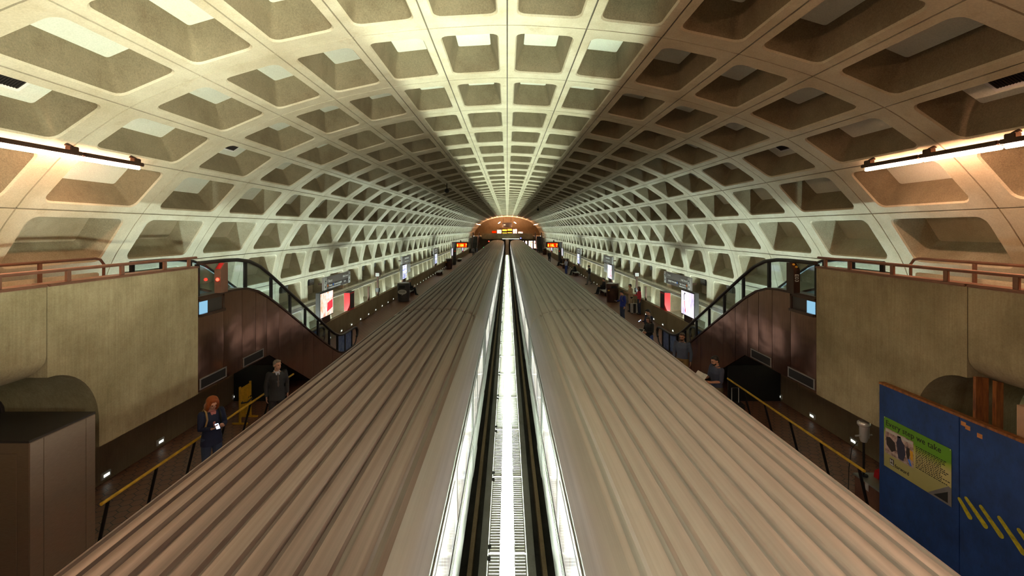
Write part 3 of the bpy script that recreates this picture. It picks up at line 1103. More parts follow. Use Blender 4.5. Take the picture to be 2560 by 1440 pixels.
# yellow-topped barriers on the platforms
for sx, nm, ya, yb in ((-1, 'left', 6.95, 13.2), (1, 'right', 7.9, 12.8)):
    t = thing('barrier_rail', 'yellow handrail on slanted black posts along the near %s platform' % nm, 'railing', (sx * 6.2, 0, 0))
    MB().tube([(0, ya, .90), (0, yb, .90)], .026, 10).build('handrail', 'yellow_paint', t, 60)
    y = ya + .12
    while y < yb:
        MB().tube([(0, y, .875), (sx * .3, y + .15, 0.0)], .026, 8).build('post', 'black_metal', t, 60)
        y += .98

# ================================================================== PLATFORM FURNITURE
def plane_text(nm, body, size, mat, parent, x, y, z, sx, align='LEFT', xs=1.0):
    """lettering on a board that faces the tracks; local y grows along the platform"""
    return text(nm, body, size, mat, parent, (x, y, z), (0, 1 if sx < 0 else -1, 0), (0, 0, 1), align, .002, xs)
def word_marks(mb, x, y0, y1, z, h, rnd, sx):
    """small illegible dashes where the photo shows unreadable small print"""
    y = y0
    while y < y1 - .05:
        w_ = rnd.uniform(.05, .16)
        mb.box(x, x - sx * .004, y, min(y + w_, y1), z, z + h)
        y += w_ + .035
# station direction signs on the vault wall
def station_sign(sx, y0, label):
    t = thing('station_sign', label, 'sign', (sx * 8.62, y0, 2.20))
    L, H = 3.55, .62
    MB().box(-.05, .05, 0, L, 0, H, .008).build('board', 'sign_brown', t)
    x = -sx * .052
    MB().box(x, x - sx * .006, .30, L - .30, .29, H - .005).build('upper_panel', 'sign_grey', t)
    for a, b in ((.005, .29), (L - .29, L - .005)):
        e = MB().box(x, x - sx * .006, a, b, .005, H - .005).build('end_panel', 'white_paint', t)
        m_ = MB()
        c_ = (a + b) / 2
        m_.tube([(x - sx * .009, c_ - .05, .33), (x - sx * .009, c_ - .05, .42), (x - sx * .009, c_ + .02, .46), (x - sx * .009, c_ + .06, .40)], .016, 6)
        m_.build('arrow', 'ink', e)
        m_ = MB()
        m_.ell((x - sx * .007, c_, .17), (.004, .05, .05), 14, 8)
        m_.build('dot', 'ink', e)
    for y in (.35, L - .35):
        MB().box(sx * .05, sx * .36, y - .04, y + .04, .25, .33).build('bracket', 'bronze', t)
    rnd = random.Random(11)
    if sx < 0:
        plane_text('lettering', 'I Street', .19, 'white_paint', t, x - sx * .008, .42, .36, sx)
        plane_text('lettering', '14th Street', .17, 'white_paint', t, x - sx * .008, L - .38, .40, sx, 'RIGHT')
        plane_text('lettering', 'Vienna', .15, 'white_paint', t, x - sx * .008, .56, .15, sx)
        plane_text('lettering', 'Franconia-Springfield', .15, 'white_paint', t, x - sx * .008, 1.22, .15, sx, xs=.8)
        plane_text('lettering', 'Exits', .15, 'white_paint', t, x - sx * .008, L - .7, .13, sx, 'RIGHT')
        ys_ = (.44, 1.12, 'led_orange', 'blue_dot')
        wm = (.56, 2.1)
    else:
        plane_text('lettering', 'I Street', .19, 'white_paint', t, x - sx * .008, L - .42, .42, sx)
        plane_text('lettering', '14th Street', .17, 'white_paint', t, x - sx * .008, .38, .36, sx, 'RIGHT')
        plane_text('lettering', 'Largo Town Center', .15, 'white_paint', t, x - sx * .008, 1.72, .15, sx, 'RIGHT', .8)
        plane_text('lettering', 'New Carrollton', .15, 'white_paint', t, x - sx * .008, .52, .15, sx, 'RIGHT', .8)
        plane_text('lettering', 'Exits', .15, 'white_paint', t, x - sx * .008, L - .62, .13, sx)
        ys_ = (.42, 1.64, 'led_orange', 'blue_dot')
        wm = (.5, 1.4)
    for y, m_ in ((ys_[0], ys_[2]), (ys_[1], ys_[3])):
        MB().ell((x - sx * .004, y, .20), (.006, .065, .065), 16, 8).build('line_dot', m_, t, 60)
    m_ = MB()
    word_marks(m_, x - sx * .002, wm[0], wm[1], .045, .055, rnd, sx)
    m_.build('small_print', 'white_paint', t)
    return t
def light_box(sx, y0, mat, label, near_art=None):
    """advertising pylon on the parapet: dark case, lit face, pedestal"""
    t = thing('advertising_pylon', label, 'lit advertisement', (sx * 8.16, y0, 0.87))
    c_ = MB()
    c_.box(-sx * .02, sx * .17, -.02, 1.52, .28, 1.44, .012)
    c_.build('case', 'dark_paint', t, 40)
    MB().box(0, sx * .13, .30, 1.2, 0, .285).build('pedestal', 'bronze', t)
    f_ = MB().box(-sx * .021, -sx * .028, .04, 1.46, .33, 1.39).build('lit_face', mat, t)
    if near_art == 'figure':
        a_ = MB()
        a_.prism([(.95, 1.28), (1.02, 1.33), (1.10, 1.31), (1.14, 1.22), (1.12, .98), (1.08, .98), (1.09, 1.2), (1.04, 1.27)], -sx * .028, -sx * .031, 0)
        a_.build('dark_mark', 'ad_dark_mark', f_)
        a_ = MB()
        a_.prism([(1.06, .95), (1.11, .95), (1.09, .75), (1.0, .62), (1.02, .5), (.93, .42), (.96, .60), (1.06, .75)], -sx * .028, -sx * .031, 0)
        a_.build('red_mark', 'ad_red_mark', f_)
    elif near_art == 'stripes':
        a_ = MB()
        for q in range(4):
            a_.box(-sx * .028, -sx * .031, .75, 1.40, 1.10 + q * .06, 1.12 + q * .06)
        a_.build('white_mark', 'ad_white_mark', f_)
        a_ = MB()
        a_.prism([(.75, .5), (1.4, .62), (1.4, 1.0), (.8, .9)], -sx * .028, -sx * .0305, 0)
        a_.build('red_mark', 'ad_red_mark', f_)
    elif near_art == 'lines':
        a_ = MB()
        for q in range(3):
            a_.box(-sx * .028, -sx * .031, .15, 1.35, .42 + q * .12, .45 + q * .12)
        a_.build('dark_mark', 'ad_dark_mark', f_)
    MB().ell((-sx * .0, -.02, .42), (.012, .012, .012), 8, 6).build('lock', 'silver', t)
    return t
station_sign(-1, 21.3, 'brown and white direction sign on the left vault above the orange lit advertisement')
station_sign(1, 21.3, 'brown and white direction sign on the right vault above the violet lit advertisement')
light_box(-1, 19.8, 'ad_warm', 'glowing orange and white advertisement on the left parapet by the escalator', 'stripes')
light_box(1, 19.8, 'ad_violet', 'glowing white violet advertisement with a red figure on the right parapet', 'figure')
light_box(-1, 35.4, 'ad_blue', 'glowing blue white advertisement above the left bin with the speech bubble', 'lines')
light_box(1, 35.4, 'ad_red', 'glowing white and red advertisement behind the dark round bin, right side')
light_box(-1, 51.3, 'ad_blue', 'small glowing blue advertisement beyond the first blue one, left parapet', 'lines')
light_box(1, 51.3, 'ad_blue', 'small glowing blue advertisement behind the seated man, right parapet', 'lines')
light_box(-1, 66.9, 'ad_violet', 'narrow pink-lit advertisement beside the left arrivals display post')
light_box(1, 66.9, 'ad_violet', 'narrow pink-lit advertisement beside the right arrivals display post')
light_box(-1, 82.5, 'ad_blue', 'tiny blue-lit advertisement below the left arrivals display')
light_box(1, 82.5, 'ad_blue', 'tiny blue-lit advertisement below the right arrivals display')
# short blank signs and grey panels farther along
for sx, nm in ((-1, 'left'), (1, 'right')):
    for y0, far in ((37.2, 'nearer'), (53.0, 'farther')):
        t = thing('station_sign', 'small grey sign above the %s blue-white lit advertisement, %s side' % (far, nm) if sx < 0 else 'small grey sign on the right vault, %s of the two beyond the large sign' % far, 'sign', (sx * 8.62, y0, 2.20))
        MB().box(-.05, .05, 0, 3.3, 0, .62, .008).build('board', 'sign_grey', t)
        m_ = MB()
        rnd = random.Random(int(y0))
        for z, h in ((.38, .13), (.14, .09)):
            word_marks(m_, -sx * .05, .9, 2.4, z, h, rnd, sx)
        m_.build('small_print', 'white_paint', t)
        for y in (.4, 2.9):
            MB().box(sx * .05, sx * .36, y - .04, y + .04, .25, .33).build('bracket', 'bronze', t)
        t = thing('wall_board', 'grey hanging board below the %s small grey sign on the %s vault' % (far, nm), 'board', (sx * 8.62, y0 + .3, 1.30))
        MB().box(-.03, .03, 0, 2.9, .05, .82, .01).build('panel', 'grey_metal', t)
        for y in (.3, 2.6):
            MB().box(sx * .03, sx * .36, y - .03, y + .03, .4, .46).build('bracket', 'bronze', t)
    # red cabinets on the parapets
    t = thing('fire_cabinet', 'red metal cabinet standing on the %s parapet beside the lit advertisement' % nm, 'cabinet', (sx * 8.22, 23.6, .87))
    MB().box(-sx * .06, sx * .24, 0, .70, 0, .93, .015).build('body', 'red_paint', t, 40)
    MB().box(-sx * .062, -sx * .07, .10, .60, .08, .84).build('side_panel', 'dark_paint', t)
    MB().box(-sx * .08, sx * .26, -.02, .72, .93, .95, .004).build('lid', 'dark_paint', t)
    t = thing('fire_cabinet', 'small red cabinet far along the %s parapet under the arrivals display' % nm, 'cabinet', (sx * 8.22, 84.6, .87))
    MB().box(-sx * .06, sx * .2, 0, .6, 0, 1.0, .015).build('body', 'red_paint', t, 40)
    MB().box(-sx * .08, sx * .22, -.02, .62, 1.0, 1.02, .004).build('lid', 'dark_paint', t)
    # short post and speaker pole
    t = thing('standpipe', 'short brown post on the %s parapet past the red cabinet' % nm, 'post', (sx * 8.22, 27.0, .87))
    MB().box(-.05, .05, -.05, .05, 0, .80, .01).build('post', 'bronze', t, 40)
    MB().box(-.07, .07, -.07, .07, .80, .83, .005).build('cap', 'bronze', t, 40)
    t = thing('sign_pole', 'brown pole with a small square white sign on the %s parapet' % nm, 'pole', (sx * 8.22, 28.9, .87))
    MB().box(-.05, .05, -.05, .05, 0, 1.22, .008).build('pole', 'bronze', t, 40)
    MB().box(-.16, .16, -.07, .07, 1.20, 1.50, .01).build('head', 'bronze', t, 40)
    f_ = MB().box(-.11, .11, -.075, -.07, 1.25, 1.45).build('plate', 'white_paint', t)
    m_ = MB()
    for q in range(2):
        for r_ in range(2):
            m_.box(-.08 + q * .09, -.02 + q * .09, -.079, -.075, 1.28 + r_ * .08, 1.32 + r_ * .08)
    m_.build('mark', 'ink', f_)
    MB().box(-.12, .12, -.08, .08, .25, .5, .01).build('box', 'dark_paint', t, 40)
    # dark speaker plates in the second-lowest coffers
    root = None
    for k in (4, 5, 8, 9, 10, 11, 12, 13, 17, 18, 19, 20):
        y = Y0 + (k + .5) * BAY
        loc = (sx * 9.36, y, 2.60)
        if root is None:
            root = thing('speaker', 'dark grey speaker plate in the second lowest coffers of the %s wall' % nm, 'speaker', loc, 0, 'speaker plates on the %s wall' % nm)
            MB().box(-sx * .05, sx * .12, -.26, .26, -.16, .16, .01).build('body', 'plate_dark', root, 40)
            g_ = MB()
            for q in range(6):
                g_.box(-sx * .05, -sx * .056, -.23, .23, -.13 + q * .048, -.115 + q * .048)
            g_.build('grille', 'grey_metal', root)
        else:
            dup(root, loc)
    # recessed base lights along the parapet foot
    root = None
    y = 9.2
    while y < 62:
        loc = (sx * 8.11, y, .07)
        if root is None:
            root = thing('base_light', 'small recessed white lamp at the foot of the %s parapet' % nm, 'light', loc, 0, 'lamps along the %s parapet foot' % nm)
            MB().box(-sx * .012, sx * .02, -.11, .11, 0, .13, .004).build('frame', 'grey_box', root)
            MB().box(-sx * .012, -sx * .018, -.06, .07, .04, .09).build('lens', 'base_light', root)
        else:
            dup(root, loc)
        y += 1.45
    # air grilles in the coffer panels
    for k, w_ in ((-1, 'nearest'), (1, 'next')):
        y = Y0 + (k + .5) * BAY
        v = sx * 5.5
        n_ = arc_n(v)
        p_ = arc(v) + n_ * .515
        t = thing('air_grille', 'black slotted air grille in a %s vault coffer, %s' % (nm, 'nearer the camera' if k < 0 else 'farther from the camera'), 'vent', (p_.x, y, p_.y))
        d = (arc(v + .01) - arc(v - .01)).normalized()
        g_ = MB()
        def P(a, b, c_):
            q = d * b + n_ * c_
            return (q.x, a, q.y)
        def slab(mb, a0, a1, b0, b1, c0, c1):
            vs_ = [P(a, b, c_) for c_ in (c0, c1) for b in (b0, b1) for a in (a0, a1)]
            mb.add(vs_, [(0, 2, 3, 1), (4, 5, 7, 6), (0, 1, 5, 4), (2, 6, 7, 3), (0, 4, 6, 2), (1, 3, 7, 5)])
        slab(g_, -.46, .46, -.15, .15, -.01, .012)
        g_.build('frame', 'white_paint', t)
        g_ = MB()
        slab(g_, -.40, .40, -.09, .09, -.02, .0)
        o = g_.build('opening', 'matt_black', t)
        g_ = MB()
        for q in range(20):
            slab(g_, -.39 + q * .04, -.38 + q * .04, -.09, .09, -.03, -.01)
        g_.build('slats', 'dark_paint', o)
# arrivals displays on tall posts
for sx, nm, msg in ((-1, 'left', '8 188  7'), (1, 'right', '8 18L  7')):
    t = thing('arrivals_display', 'dark arrivals display with red orange digits on a tall post, %s platform' % nm, 'display', (sx * 7.6, 65.6, 0))
    MB().box(-.22, .22, -.22, .22, 0, 3.2, .03).build('post', 'dark_paint', t, 40)
    MB().box(sx * .35, -sx * 2.0, -.16, .16, 2.45, 3.27, .02).build('case', 'bronze', t, 40)
    s_ = MB().box(-sx * .35, -sx * 1.8, -.165, -.16, 2.5, 3.12).build('screen', 'led_red', t)
    xc = -sx * 1.075
    text('digits', msg, .55, 'led_text', s_, (xc, -.18, 2.6), (1, 0, 0), (0, 0, 1), 'CENTER', .004, .78)
    MB().tube([(-sx * .9, 0, 3.27), (-sx * .9, 0, 3.5)], .09, 10).build('sensor', 'bronze', t, 50)
    MB().ell((-sx * .10, -.22, 1.95), (.07, .02, .04)).build('lamp', 'led_red', t, 60)
# bins
def bin_(sx, x, y, label, bubble=False):
    t = thing('litter_bin', label, 'bin', (sx * x, y, 0))
    b = MB()
    prof = [(.36, .0), (.40, .03), (.42, .5), (.43, 1.0), (.44, 1.02), (.44, 1.24), (.40, 1.30)]
    for (r0, z0), (r1, z1) in zip(prof, prof[1:]):
        b.tube([(0, 0, z0), (0, 0, z1)], [r0, r1], 28, 0, (z1 == 1.30 or z0 == 0))
    b.build('body', 'bronze' if not bubble else 'dark_paint', t, 30)
    MB().tube([(0, 0, 1.30), (0, 0, 1.315)], [.40, .36], 28).build('lid', 'grey_metal', t, 30)
    m_ = MB()
    m_.box(-.20, .20, -.47, -.40, .99, 1.17, .01)
    m_.build('opening', 'matt_black', t)
    if bubble:
        s_ = MB()
        s_.tube([(0, -.425, .68), (0, -.432, .68)], [1, 1], 24)
        s_.v = [(p[0] * .31, p[1], .70 + (p[2] - .68) * .17) for p in s_.v]
        s_.build('speech_bubble', 'grey_box', t, 30)
        s_ = MB()
        s_.prism([(.02, .56), (.10, .55), (-.06, .44)], -.425, -.431, 1)
        s_.build('bubble_tail', 'grey_box', t)
        s_ = MB()
        rr = random.Random(4)
        for z in (.74, .66):
            word_marks2 = -.2
            while word_marks2 < .2:
                s_.box(word_marks2, word_marks2 + .07, -.437, -.433, z, z + .035)
                word_marks2 += .10
        s_.build('bubble_mark', 'ink', t)
    else:
        MB().box(-.40, -.28, -.36, -.30, .80, .88, .004).build('yellow_label', 'yellow_paint', t)
    return t
bin_(-1, 7.35, 32.3, 'dark round bin with a pale speech bubble sticker on the left platform', True)
bin_(1, 7.4, 32.0, 'dark round bin with a yellow label on the right platform')
bin_(-1, 7.55, 59, 'dark round bin far along the left platform before the display post')
bin_(1, 7.55, 59, 'dark round bin behind the white-sleeved man, right platform')
bin_(1, 7.5, 91, 'dark round bin by the far right escalator')
# benches
def bench(sx, y, label):
    t = thing('bench', label, 'bench', (sx * 7.62, y, 0))
    MB().box(-.30, .30, -1.3, 1.3, .31, .38, .02).build('seat', 'granite', t, 40)
    for q in (-.85, .85):
        MB().box(-.20, .20, q - .16, q + .16, 0, .315, .02).build('leg', 'bronze', t, 40)
    return t
bench(-1, 35.6, 'stone slab bench with a seated reader beside the speech bubble bin')
bench(1, 35.6, 'stone slab bench behind the dark bin with the yellow label')
bench(-1, 51.2, 'empty stone slab bench on the left platform, second from the camera')
bench(1, 50.8, 'stone slab bench with the seated man in black, right platform')
bench(-1, 73, 'empty dark bench on the left platform beyond the arrivals display post')
bench(1, 63.4, 'bench beside the right arrivals display post')
# dome cameras under the vault
for x, y, nm in ((-3.9, 28.6, 'left'), (3.85, 56, 'right')):
    v = 2.95 if x > 0 else -2.95
    p_ = arc(3.0 if x > 0 else -3.0)
    t = thing('dome_camera', 'small black dome camera hanging under the %s vault' % nm, 'camera', (p_.x, y, p_.y))
    MB().tube([(0, 0, -.35), (0, 0, .02)], .03, 8).build('stem', 'black_metal', t)
    MB().ell((0, 0, -.45), (.15, .15, .15), 14, 10).build('dome', 'matt_black', t, 60)

# ------------------------------------------------------------------ near left: steel cabinet, folding barricade
t = thing('steel_cabinet', 'tall brushed steel cabinet at the lower left corner', 'cabinet', (-6.3, 6.0, 0))
MB().box(0, -1.7, 0, .96, .0, 2.28, .006).build('body', 'cabinet_steel', t, 30)
MB().box(.004, -1.71, -.006, .966, 2.28, 2.31, .004).build('top', 'dark_paint', t)
for y0, y1 in ((.004, .18), (.186, .80), (.806, .956)):
    MB().box(.0, .006, y0, y1, .03, 2.27, .002).build('side_panel', 'cabinet_steel', t)
d_ = MB().box(-.16, -1.05, -.012, .0, .05, 2.14, .004).build('door', 'cabinet_steel', t)
MB().box(-.94, -.98, -.045, -.012, 1.0, 1.2, .008).build('handle', 'silver', d_)
MB().box(-1.1, -1.65, -.012, .0, .05, 2.14, .004).build('door', 'cabinet_steel', t)
t = thing('cable', 'dark cable looping from the soffit behind the steel cabinet', 'cable')
pts = []
for q in range(10):
    a = PI * q / 18
    pts.append((-7.6, 6.1 + .75 * math.sin(a), 2.345 + .45 * math.cos(a)))
MB().tube(pts, .03, 8).build('sheath', 'rubber', t, 60)
t = thing('folding_barricade', 'folded yellow metal barricade standing under the left escalator', 'barricade', (-6.98, 11.85, 0))
for q in range(8):
    y = .02 + q * .068
    hgt = .98 if q in (0, 7) else .93
    MB().box(-.022, .022, y, y + (.045 if q in (0, 7) else .028), .04 if q in (0, 7) else .16, hgt, .004).build('slat', 'yellow_paint', t)
for y in (.04, .52):
    MB().box(-.20, .20, y - .02, y + .03, .0, .04, .006).build('foot', 'yellow_paint', t)
s_ = MB()
s_.tube([(.03, .05, .55), (.10, .2, .52), (.12, .4, .56), (.03, .52, .58), (-.04, .3, .55), (.03, .05, .55)], .018, 8)
s_.build('strap', 'rubber', t, 60)

# ------------------------------------------------------------------ near right: blue plywood hoarding with a poster
t = thing('plywood_hoarding', 'worn blue plywood hoarding with yellow spray marks, lower right', 'hoarding', (6.4, 0, 0))
for a, b in ((6.45, 7.83), (5.03, 6.44), (3.6, 5.02)):
    MB().box(0, .03, a, b, 0.0, 2.44, .003).build('sheet', 'blue_ply', t)
MB().box(-.004, .10, 3.6, 7.84, 2.44, 2.475, .004).build('top_plate', 'old_plank', t)
for y in (7.79, 6.45, 5.05):
    MB().box(.03, .12, y - .04, y + .04, 0, 2.43).build('stud', 'old_plank', t)
for y, z, y2, z2 in ((6.44, 1.28, 6.30, 1.12), (6.345, 1.345, 6.095, 1.13), (6.147, 1.35, 5.90, 1.13), (5.917, 1.345, 5.65, 1.09), (5.69, 1.335, 5.43, 1.09)):
    m_ = MB()
    dv = Vector((y2 - y, z2 - z)).normalized()
    nv_ = Vector((-dv.y, dv.x))
    pl = []
    for q in range(9):
        an = PI / 2 + PI * q / 8
        pl.append(tuple(Vector((y, z)) + (dv * math.cos(an) + nv_ * math.sin(an)) * .026))
    for q in range(9):
        an = -PI / 2 + PI * q / 8
        pl.append(tuple(Vector((y2, z2)) + (dv * math.cos(an) + nv_ * math.sin(an)) * .036))
    m_.prism(pl, -.0025, .0, 0)
    m_.build('spray_mark', 'spray_yellow', t)
for q, (y0, z0) in enumerate(((6.42, 2.40), (6.36, 2.37), (6.2, 2.33))):
    MB().box(-.002, 0, y0 - .07, y0, z0 - .06, z0).build('chip', 'new_plank', t)
po = thing('poster', 'green and straw poster reading Every step we take on the blue plywood', 'poster', (6.394, 7.72, 1.10))
PW, PH = 1.17, .83
MB().box(0, -.004, -PW, 0, 0, PH).build('sheet', 'poster_green', po)
def ptext(body, size, mat, y, z, xs=1.0, name='lettering'):
    return text(name, body, size, mat, po, (-.006, -y, z), (0, -1, 0), (0, 0, 1), 'LEFT', .001, xs)
ptext('Every step we take', .128, 'ink', .035, .70, 1.0)
ptext('forward', .085, 'ink', .22, .075, .95)
ph_ = MB().box(-.0045, -.007, -.56, -.03, .235, .655).build('photo', 'poster_photo', po)
def pshape(poly, mat, nm):
    m_ = MB()
    m_.prism([(-y, z) for y, z in poly], -.007, -.009, 0)
    m_.build(nm, mat, ph_)
pshape([(.02 + .02, .60), (.55, .60), (.55, .64), (.04, .64)], 'grey_box', 'sky_strip')
pshape([(.27, .62), (.33, .63), (.35, .57), (.40, .52), (.42, .38), (.38, .26), (.29, .26), (.27, .36), (.25, .5), (.27, .56)], 'cloth_ink', 'figure')
pshape([(.05, .50), (.12, .53), (.22, .48), (.24, .36), (.16, .30), (.06, .38)], 'dark_paint', 'vehicle')
pshape([(.44, .50), (.49, .52), (.50, .42), (.48, .34), (.45, .34), (.43, .42)], 'dark_paint', 'figure')
pshape([(.46, .34), (.50, .34), (.53, .25), (.50, .25)], 'blue_dot', 'leg')
pshape([(.50, .50), (.555, .49), (.555, .34), (.51, .36)], 'yellow_paint', 'sign')
sq = MB().box(-.0045, -.007, -.20, -.12, .075, .185).build('logo_plate', 'sign_brown', po)
text('logo_letter', 'M', .085, 'white_paint', po, (-.008, -.123, .112), (0, -1, 0), (0, 0, 1), 'LEFT', .001, .95)
MB().box(-.007, -.009, -.195, -.125, .085, .10).build('logo_bar', 'white_paint', po)
m_ = MB()
rnd = random.Random(9)
for q in range(13):
    y = .60
    z = .60 - q * .027
    end = rnd.uniform(1.0, 1.13)
    while y < end:
        w_ = rnd.uniform(.015, .05)
        m_.box(-.0045, -.0058, -y - w_, -y, z, z + .012)
        y += w_ + .012
m_.build('small_print', 'ink', po)
m_ = MB()
m_.prism([(-.80, .0), (-1.17, .0), (-1.17, .26), (-1.13, .28)], -.0045, -.006, 0)
m_.build('triangle_border', 'grey_metal', po)
m_ = MB()
m_.prism([(-.90, .03), (-1.12, .03), (-1.12, .19)], -.006, -.008, 0)
m_.build('triangle', 'ink', po)
for y, z in ((.012, PH - .012), (PW - .012, PH - .012)):
    MB().ell((-.006, -y, z), (.004, .008, .008), 8, 6).build('pin', 'silver', po)
# timber behind the hoarding
t = thing('plank', 'reddish timber plank leaning behind the blue hoarding', 'plank', (6.50, 6.33, 0), 0)
MB().prism([(6.60 - 6.60 + .02, 0), (.20, 0), (.22, 3.02), (.04, 3.04)], 0.02, .06, 1).build('board', 'old_plank', t)
t = thing('plank', 'thin darker plank beside the reddish one behind the blue hoarding', 'plank', (6.70, 6.28, 0), 0)
MB().prism([(.02, 0), (.12, 0), (.15, 2.98), (.05, 3.0)], 0.0, .05, 1).build('board', 'old_plank', t)
t = thing('timber_beam', 'fresh orange timber beam lying along the top behind the hoarding', 'beam', (6.55, 4.2, 2.15))
MB().box(0, .25, 0, 1.72, 0, .26, .004).build('board', 'new_plank', t)
for y in (.2, 1.4):
    MB().box(.06, .16, y, y + .1, -2.15, 0).build('leg', 'old_plank', t)
t = thing('timber_post', 'pale timber block standing on the orange beam at the right edge', 'post', (6.6, 5.76, 2.41))
MB().box(0, .14, 0, .14, 0, .42, .004).build('board', 'pink_wood', t)
# ------------------------------------------------------------------ tool chest with the sampling device
t = thing('tool_chest', 'metal tool chest with a tread plate lid behind the right yellow rail', 'chest', (6.62, 8.02, 0))
MB().box(0, .62, 0, .66, 0, .42, .01).build('body', 'bronze_light', t, 40)
MB().box(-.015, .635, -.015, .675, .42, .455, .005).build('lid', 'tread_plate', t)
l_ = MB()
l_.box(-.02, -.012, .30, .38, .30, .44, .003)
l_.box(-.03, -.012, .32, .36, .33, .40, .003)
l_.build('latch', 'silver', t)
t = thing('sampling_device', 'silver cylinder device on a black pole above the tool chest', 'device', (6.72, 8.58, .455))
MB().cyl((0, 0, 0), .07, .02, 20).build('foot', 'black_metal', t, 40)
MB().tube([(0, 0, .02), (0, 0, .66)], .02, 10).build('pole', 'black_metal', t, 60)
MB().tube([(0, 0, .64), (0, 0, .70), (0, 0, .98)], [.05, .07, .07], 20).build('cylinder', 'silver', t, 40)
MB().tube([(0, 0, .93), (0, 0, .96), (0, 0, 1.0), (0, 0, 1.03)], [.08, .105, .105, .08], 24).build('cap', 'silver', t, 40)
MB().tube([(-.17, -.02, .76), (.17, .02, .76)], .016, 10).build('handle', 'silver', t, 60)
MB().box(.07, .10, -.02, .02, .70, .96, .005).build('clamp', 'silver', t)
t = thing('cable', 'thin black cable hanging from the device pole to the tool chest', 'cable')
MB().tube([(6.66, 8.66, 1.05), (6.60, 8.72, .9), (6.56, 8.74, .5), (6.55, 8.74, .1), (6.57, 8.74, .012)], .008, 6).build('sheath', 'rubber', t, 60)
t = thing('red_flag', 'red cloth bundle lying on the tool chest lid', 'cloth', (6.96, 8.50, .455))
MB().prism([(-.08, 0), (.16, 0), (.14, .06), (.02, .15), (-.06, .12)], -.06, .05, 1).build('cloth', 'red_paint', t)
t = thing('junction_box', 'pale grey metal box beside the tool chest, under the yellow rail', 'box', (6.66, 7.60, 0))
MB().box(0, .3, .0, .28, .12, .40, .01).build('body', 'grey_box', t, 40)
for q in (.06, .24):
    MB().box(q - .02, q + .02, .12, .16, 0, .125).build('leg', 'grey_metal', t)

# ================================================================== FAR END
t = thing('hanging_sign', 'big dark rectangular sign over the far mezzanine', 'sign', (0, 117, 4.6))
MB().box(-1.25, 1.25, -.15, .15, 1.0, 2.2, .03).build('board', 'dark_paint', t)
MB().box(-.9, -.45, -.16, -.15, 1.5, 1.75).build('plate', 'grey_box', t)
for x in (-1.0, 1.0):
    MB().tube([(x, 0, 2.2), (x, 0, 3.6)], .04, 8).build('rod', 'bronze', t)
t = thing('kiosk', 'far station kiosk with orange lit panels under the dark sign', 'kiosk', (0, 116.2, 3.43))
MB().box(-1.3, 1.3, 0, 1.6, 0, 1.75, .05).build('body', 'dark_paint', t)
for x0, x1, z0, z1 in ((-1.22, -.1, 1.2, 1.6), (.1, 1.22, 1.3, 1.7), (-1.22, -.1, .65, .8), (.1, 1.22, .68, .85)):
    MB().box(x0, x1, -.01, 0, z0, z1).build('lit_panel', 'led_text', t)
for x in (-.95, .95):
    la = bpy.data.lights.new('uplight', 'AREA')
    la.shape = 'RECTANGLE'
    la.size, la.size_y = .5, 1.2
    la.energy = 1000
    la.color = C_FLUO
    o = bpy.data.objects.new('uplight', la)
    COL.objects.link(o)
    o.parent = t
    o.location = (x * 1.9, .7, 1.9)
    o.rotation_euler = (PI, 0, 0)
    MB().box(x * 1.9 - .27, x * 1.9 + .27, .08, 1.32, 1.80, 1.885).build('uplight_tray', 'dark_paint', t)
    MB().box(min(x * 1.2, x * 1.9), max(x * 1.2, x * 1.9), .5, .9, 1.70, 1.80).build('uplight_arm', 'dark_paint', t)
for k, (x0, x1, z0, z1, mt, lab) in enumerate(((-4.2, -2.9, 4.0, 4.7, 'led_red', 'red glowing'), (-2.8, -1.5, 3.9, 5.0, 'ad_shop', 'pink glowing'), (1.5, 2.7, 3.9, 5.2, 'ad_shop', 'violet glowing'), (2.9, 4.3, 3.9, 4.5, 'ad_warm', 'yellow orange glowing'))):
    t = thing('lit_poster', lab + ' poster on the far end wall, %s of the kiosk' % ('left' if x0 < 0 else 'right'), 'poster', (0, YE - .08, 0))
    MB().box(x0, x1, 0, .07, z0, z1).build('frame', 'dark_paint', t)
    MB().box(x0 + .05, x1 - .05, -.01, 0, z0 + .05, z1 - .05).build('lit_face', mt, t)
for k, (x0, x1) in enumerate(((3.9, 5.0), (5.3, 6.4), (6.6, 7.6))):
    t = thing('lit_poster', 'bright shop-like lit panel under the far mezzanine, right side, %s' % ('innermost', 'middle', 'outermost')[k], 'poster', (0, 113 + k * .5, 0))
    MB().box(x0, x1, 0, .1, .0, 2.3).build('frame', 'dark_paint', t)
    MB().box(x0 + .05, x1 - .05, -.01, 0, .3, 2.2).build('lit_face', 'ad_shop', t)
def signal(x, y, z, mat, label):
    t = thing('signal_lamp', label, 'signal', (x, y, z))
    MB().box(-.16, .16, 0, .2, -.3, .3, .03).build('case', 'matt_black', t)
    MB().tube([(0, .1, -.3), (0, .1, -z)], .04, 8).build('pole', 'bronze', t)
    MB().ell((0, -.02, .05), (.12, .05, .12)).build('lens', mat, t, 60)
signal(3.25, 109.3, 2.9, 'blue_glow', 'blue glowing lamp under the far mezzanine edge')
signal(-4.3, 107, 2.2, 'red_glow', 'red signal lamp beside the far end of the left train')
signal(-5.3, 103, .9, 'green_glow', 'green signal lamp on the far left platform')
t = thing('edge_lamp', 'long white lamp under the edge of the far mezzanine', 'light', (0, 109.85, 2.72))
MB().box(-1.2, 2.9, -.12, .0, .0, .09, .01).build('tube', 'base_light', t)
MB().box(-1.25, 2.95, .0, .14, .0, .10, .01).build('housing', 'grey_metal', t)

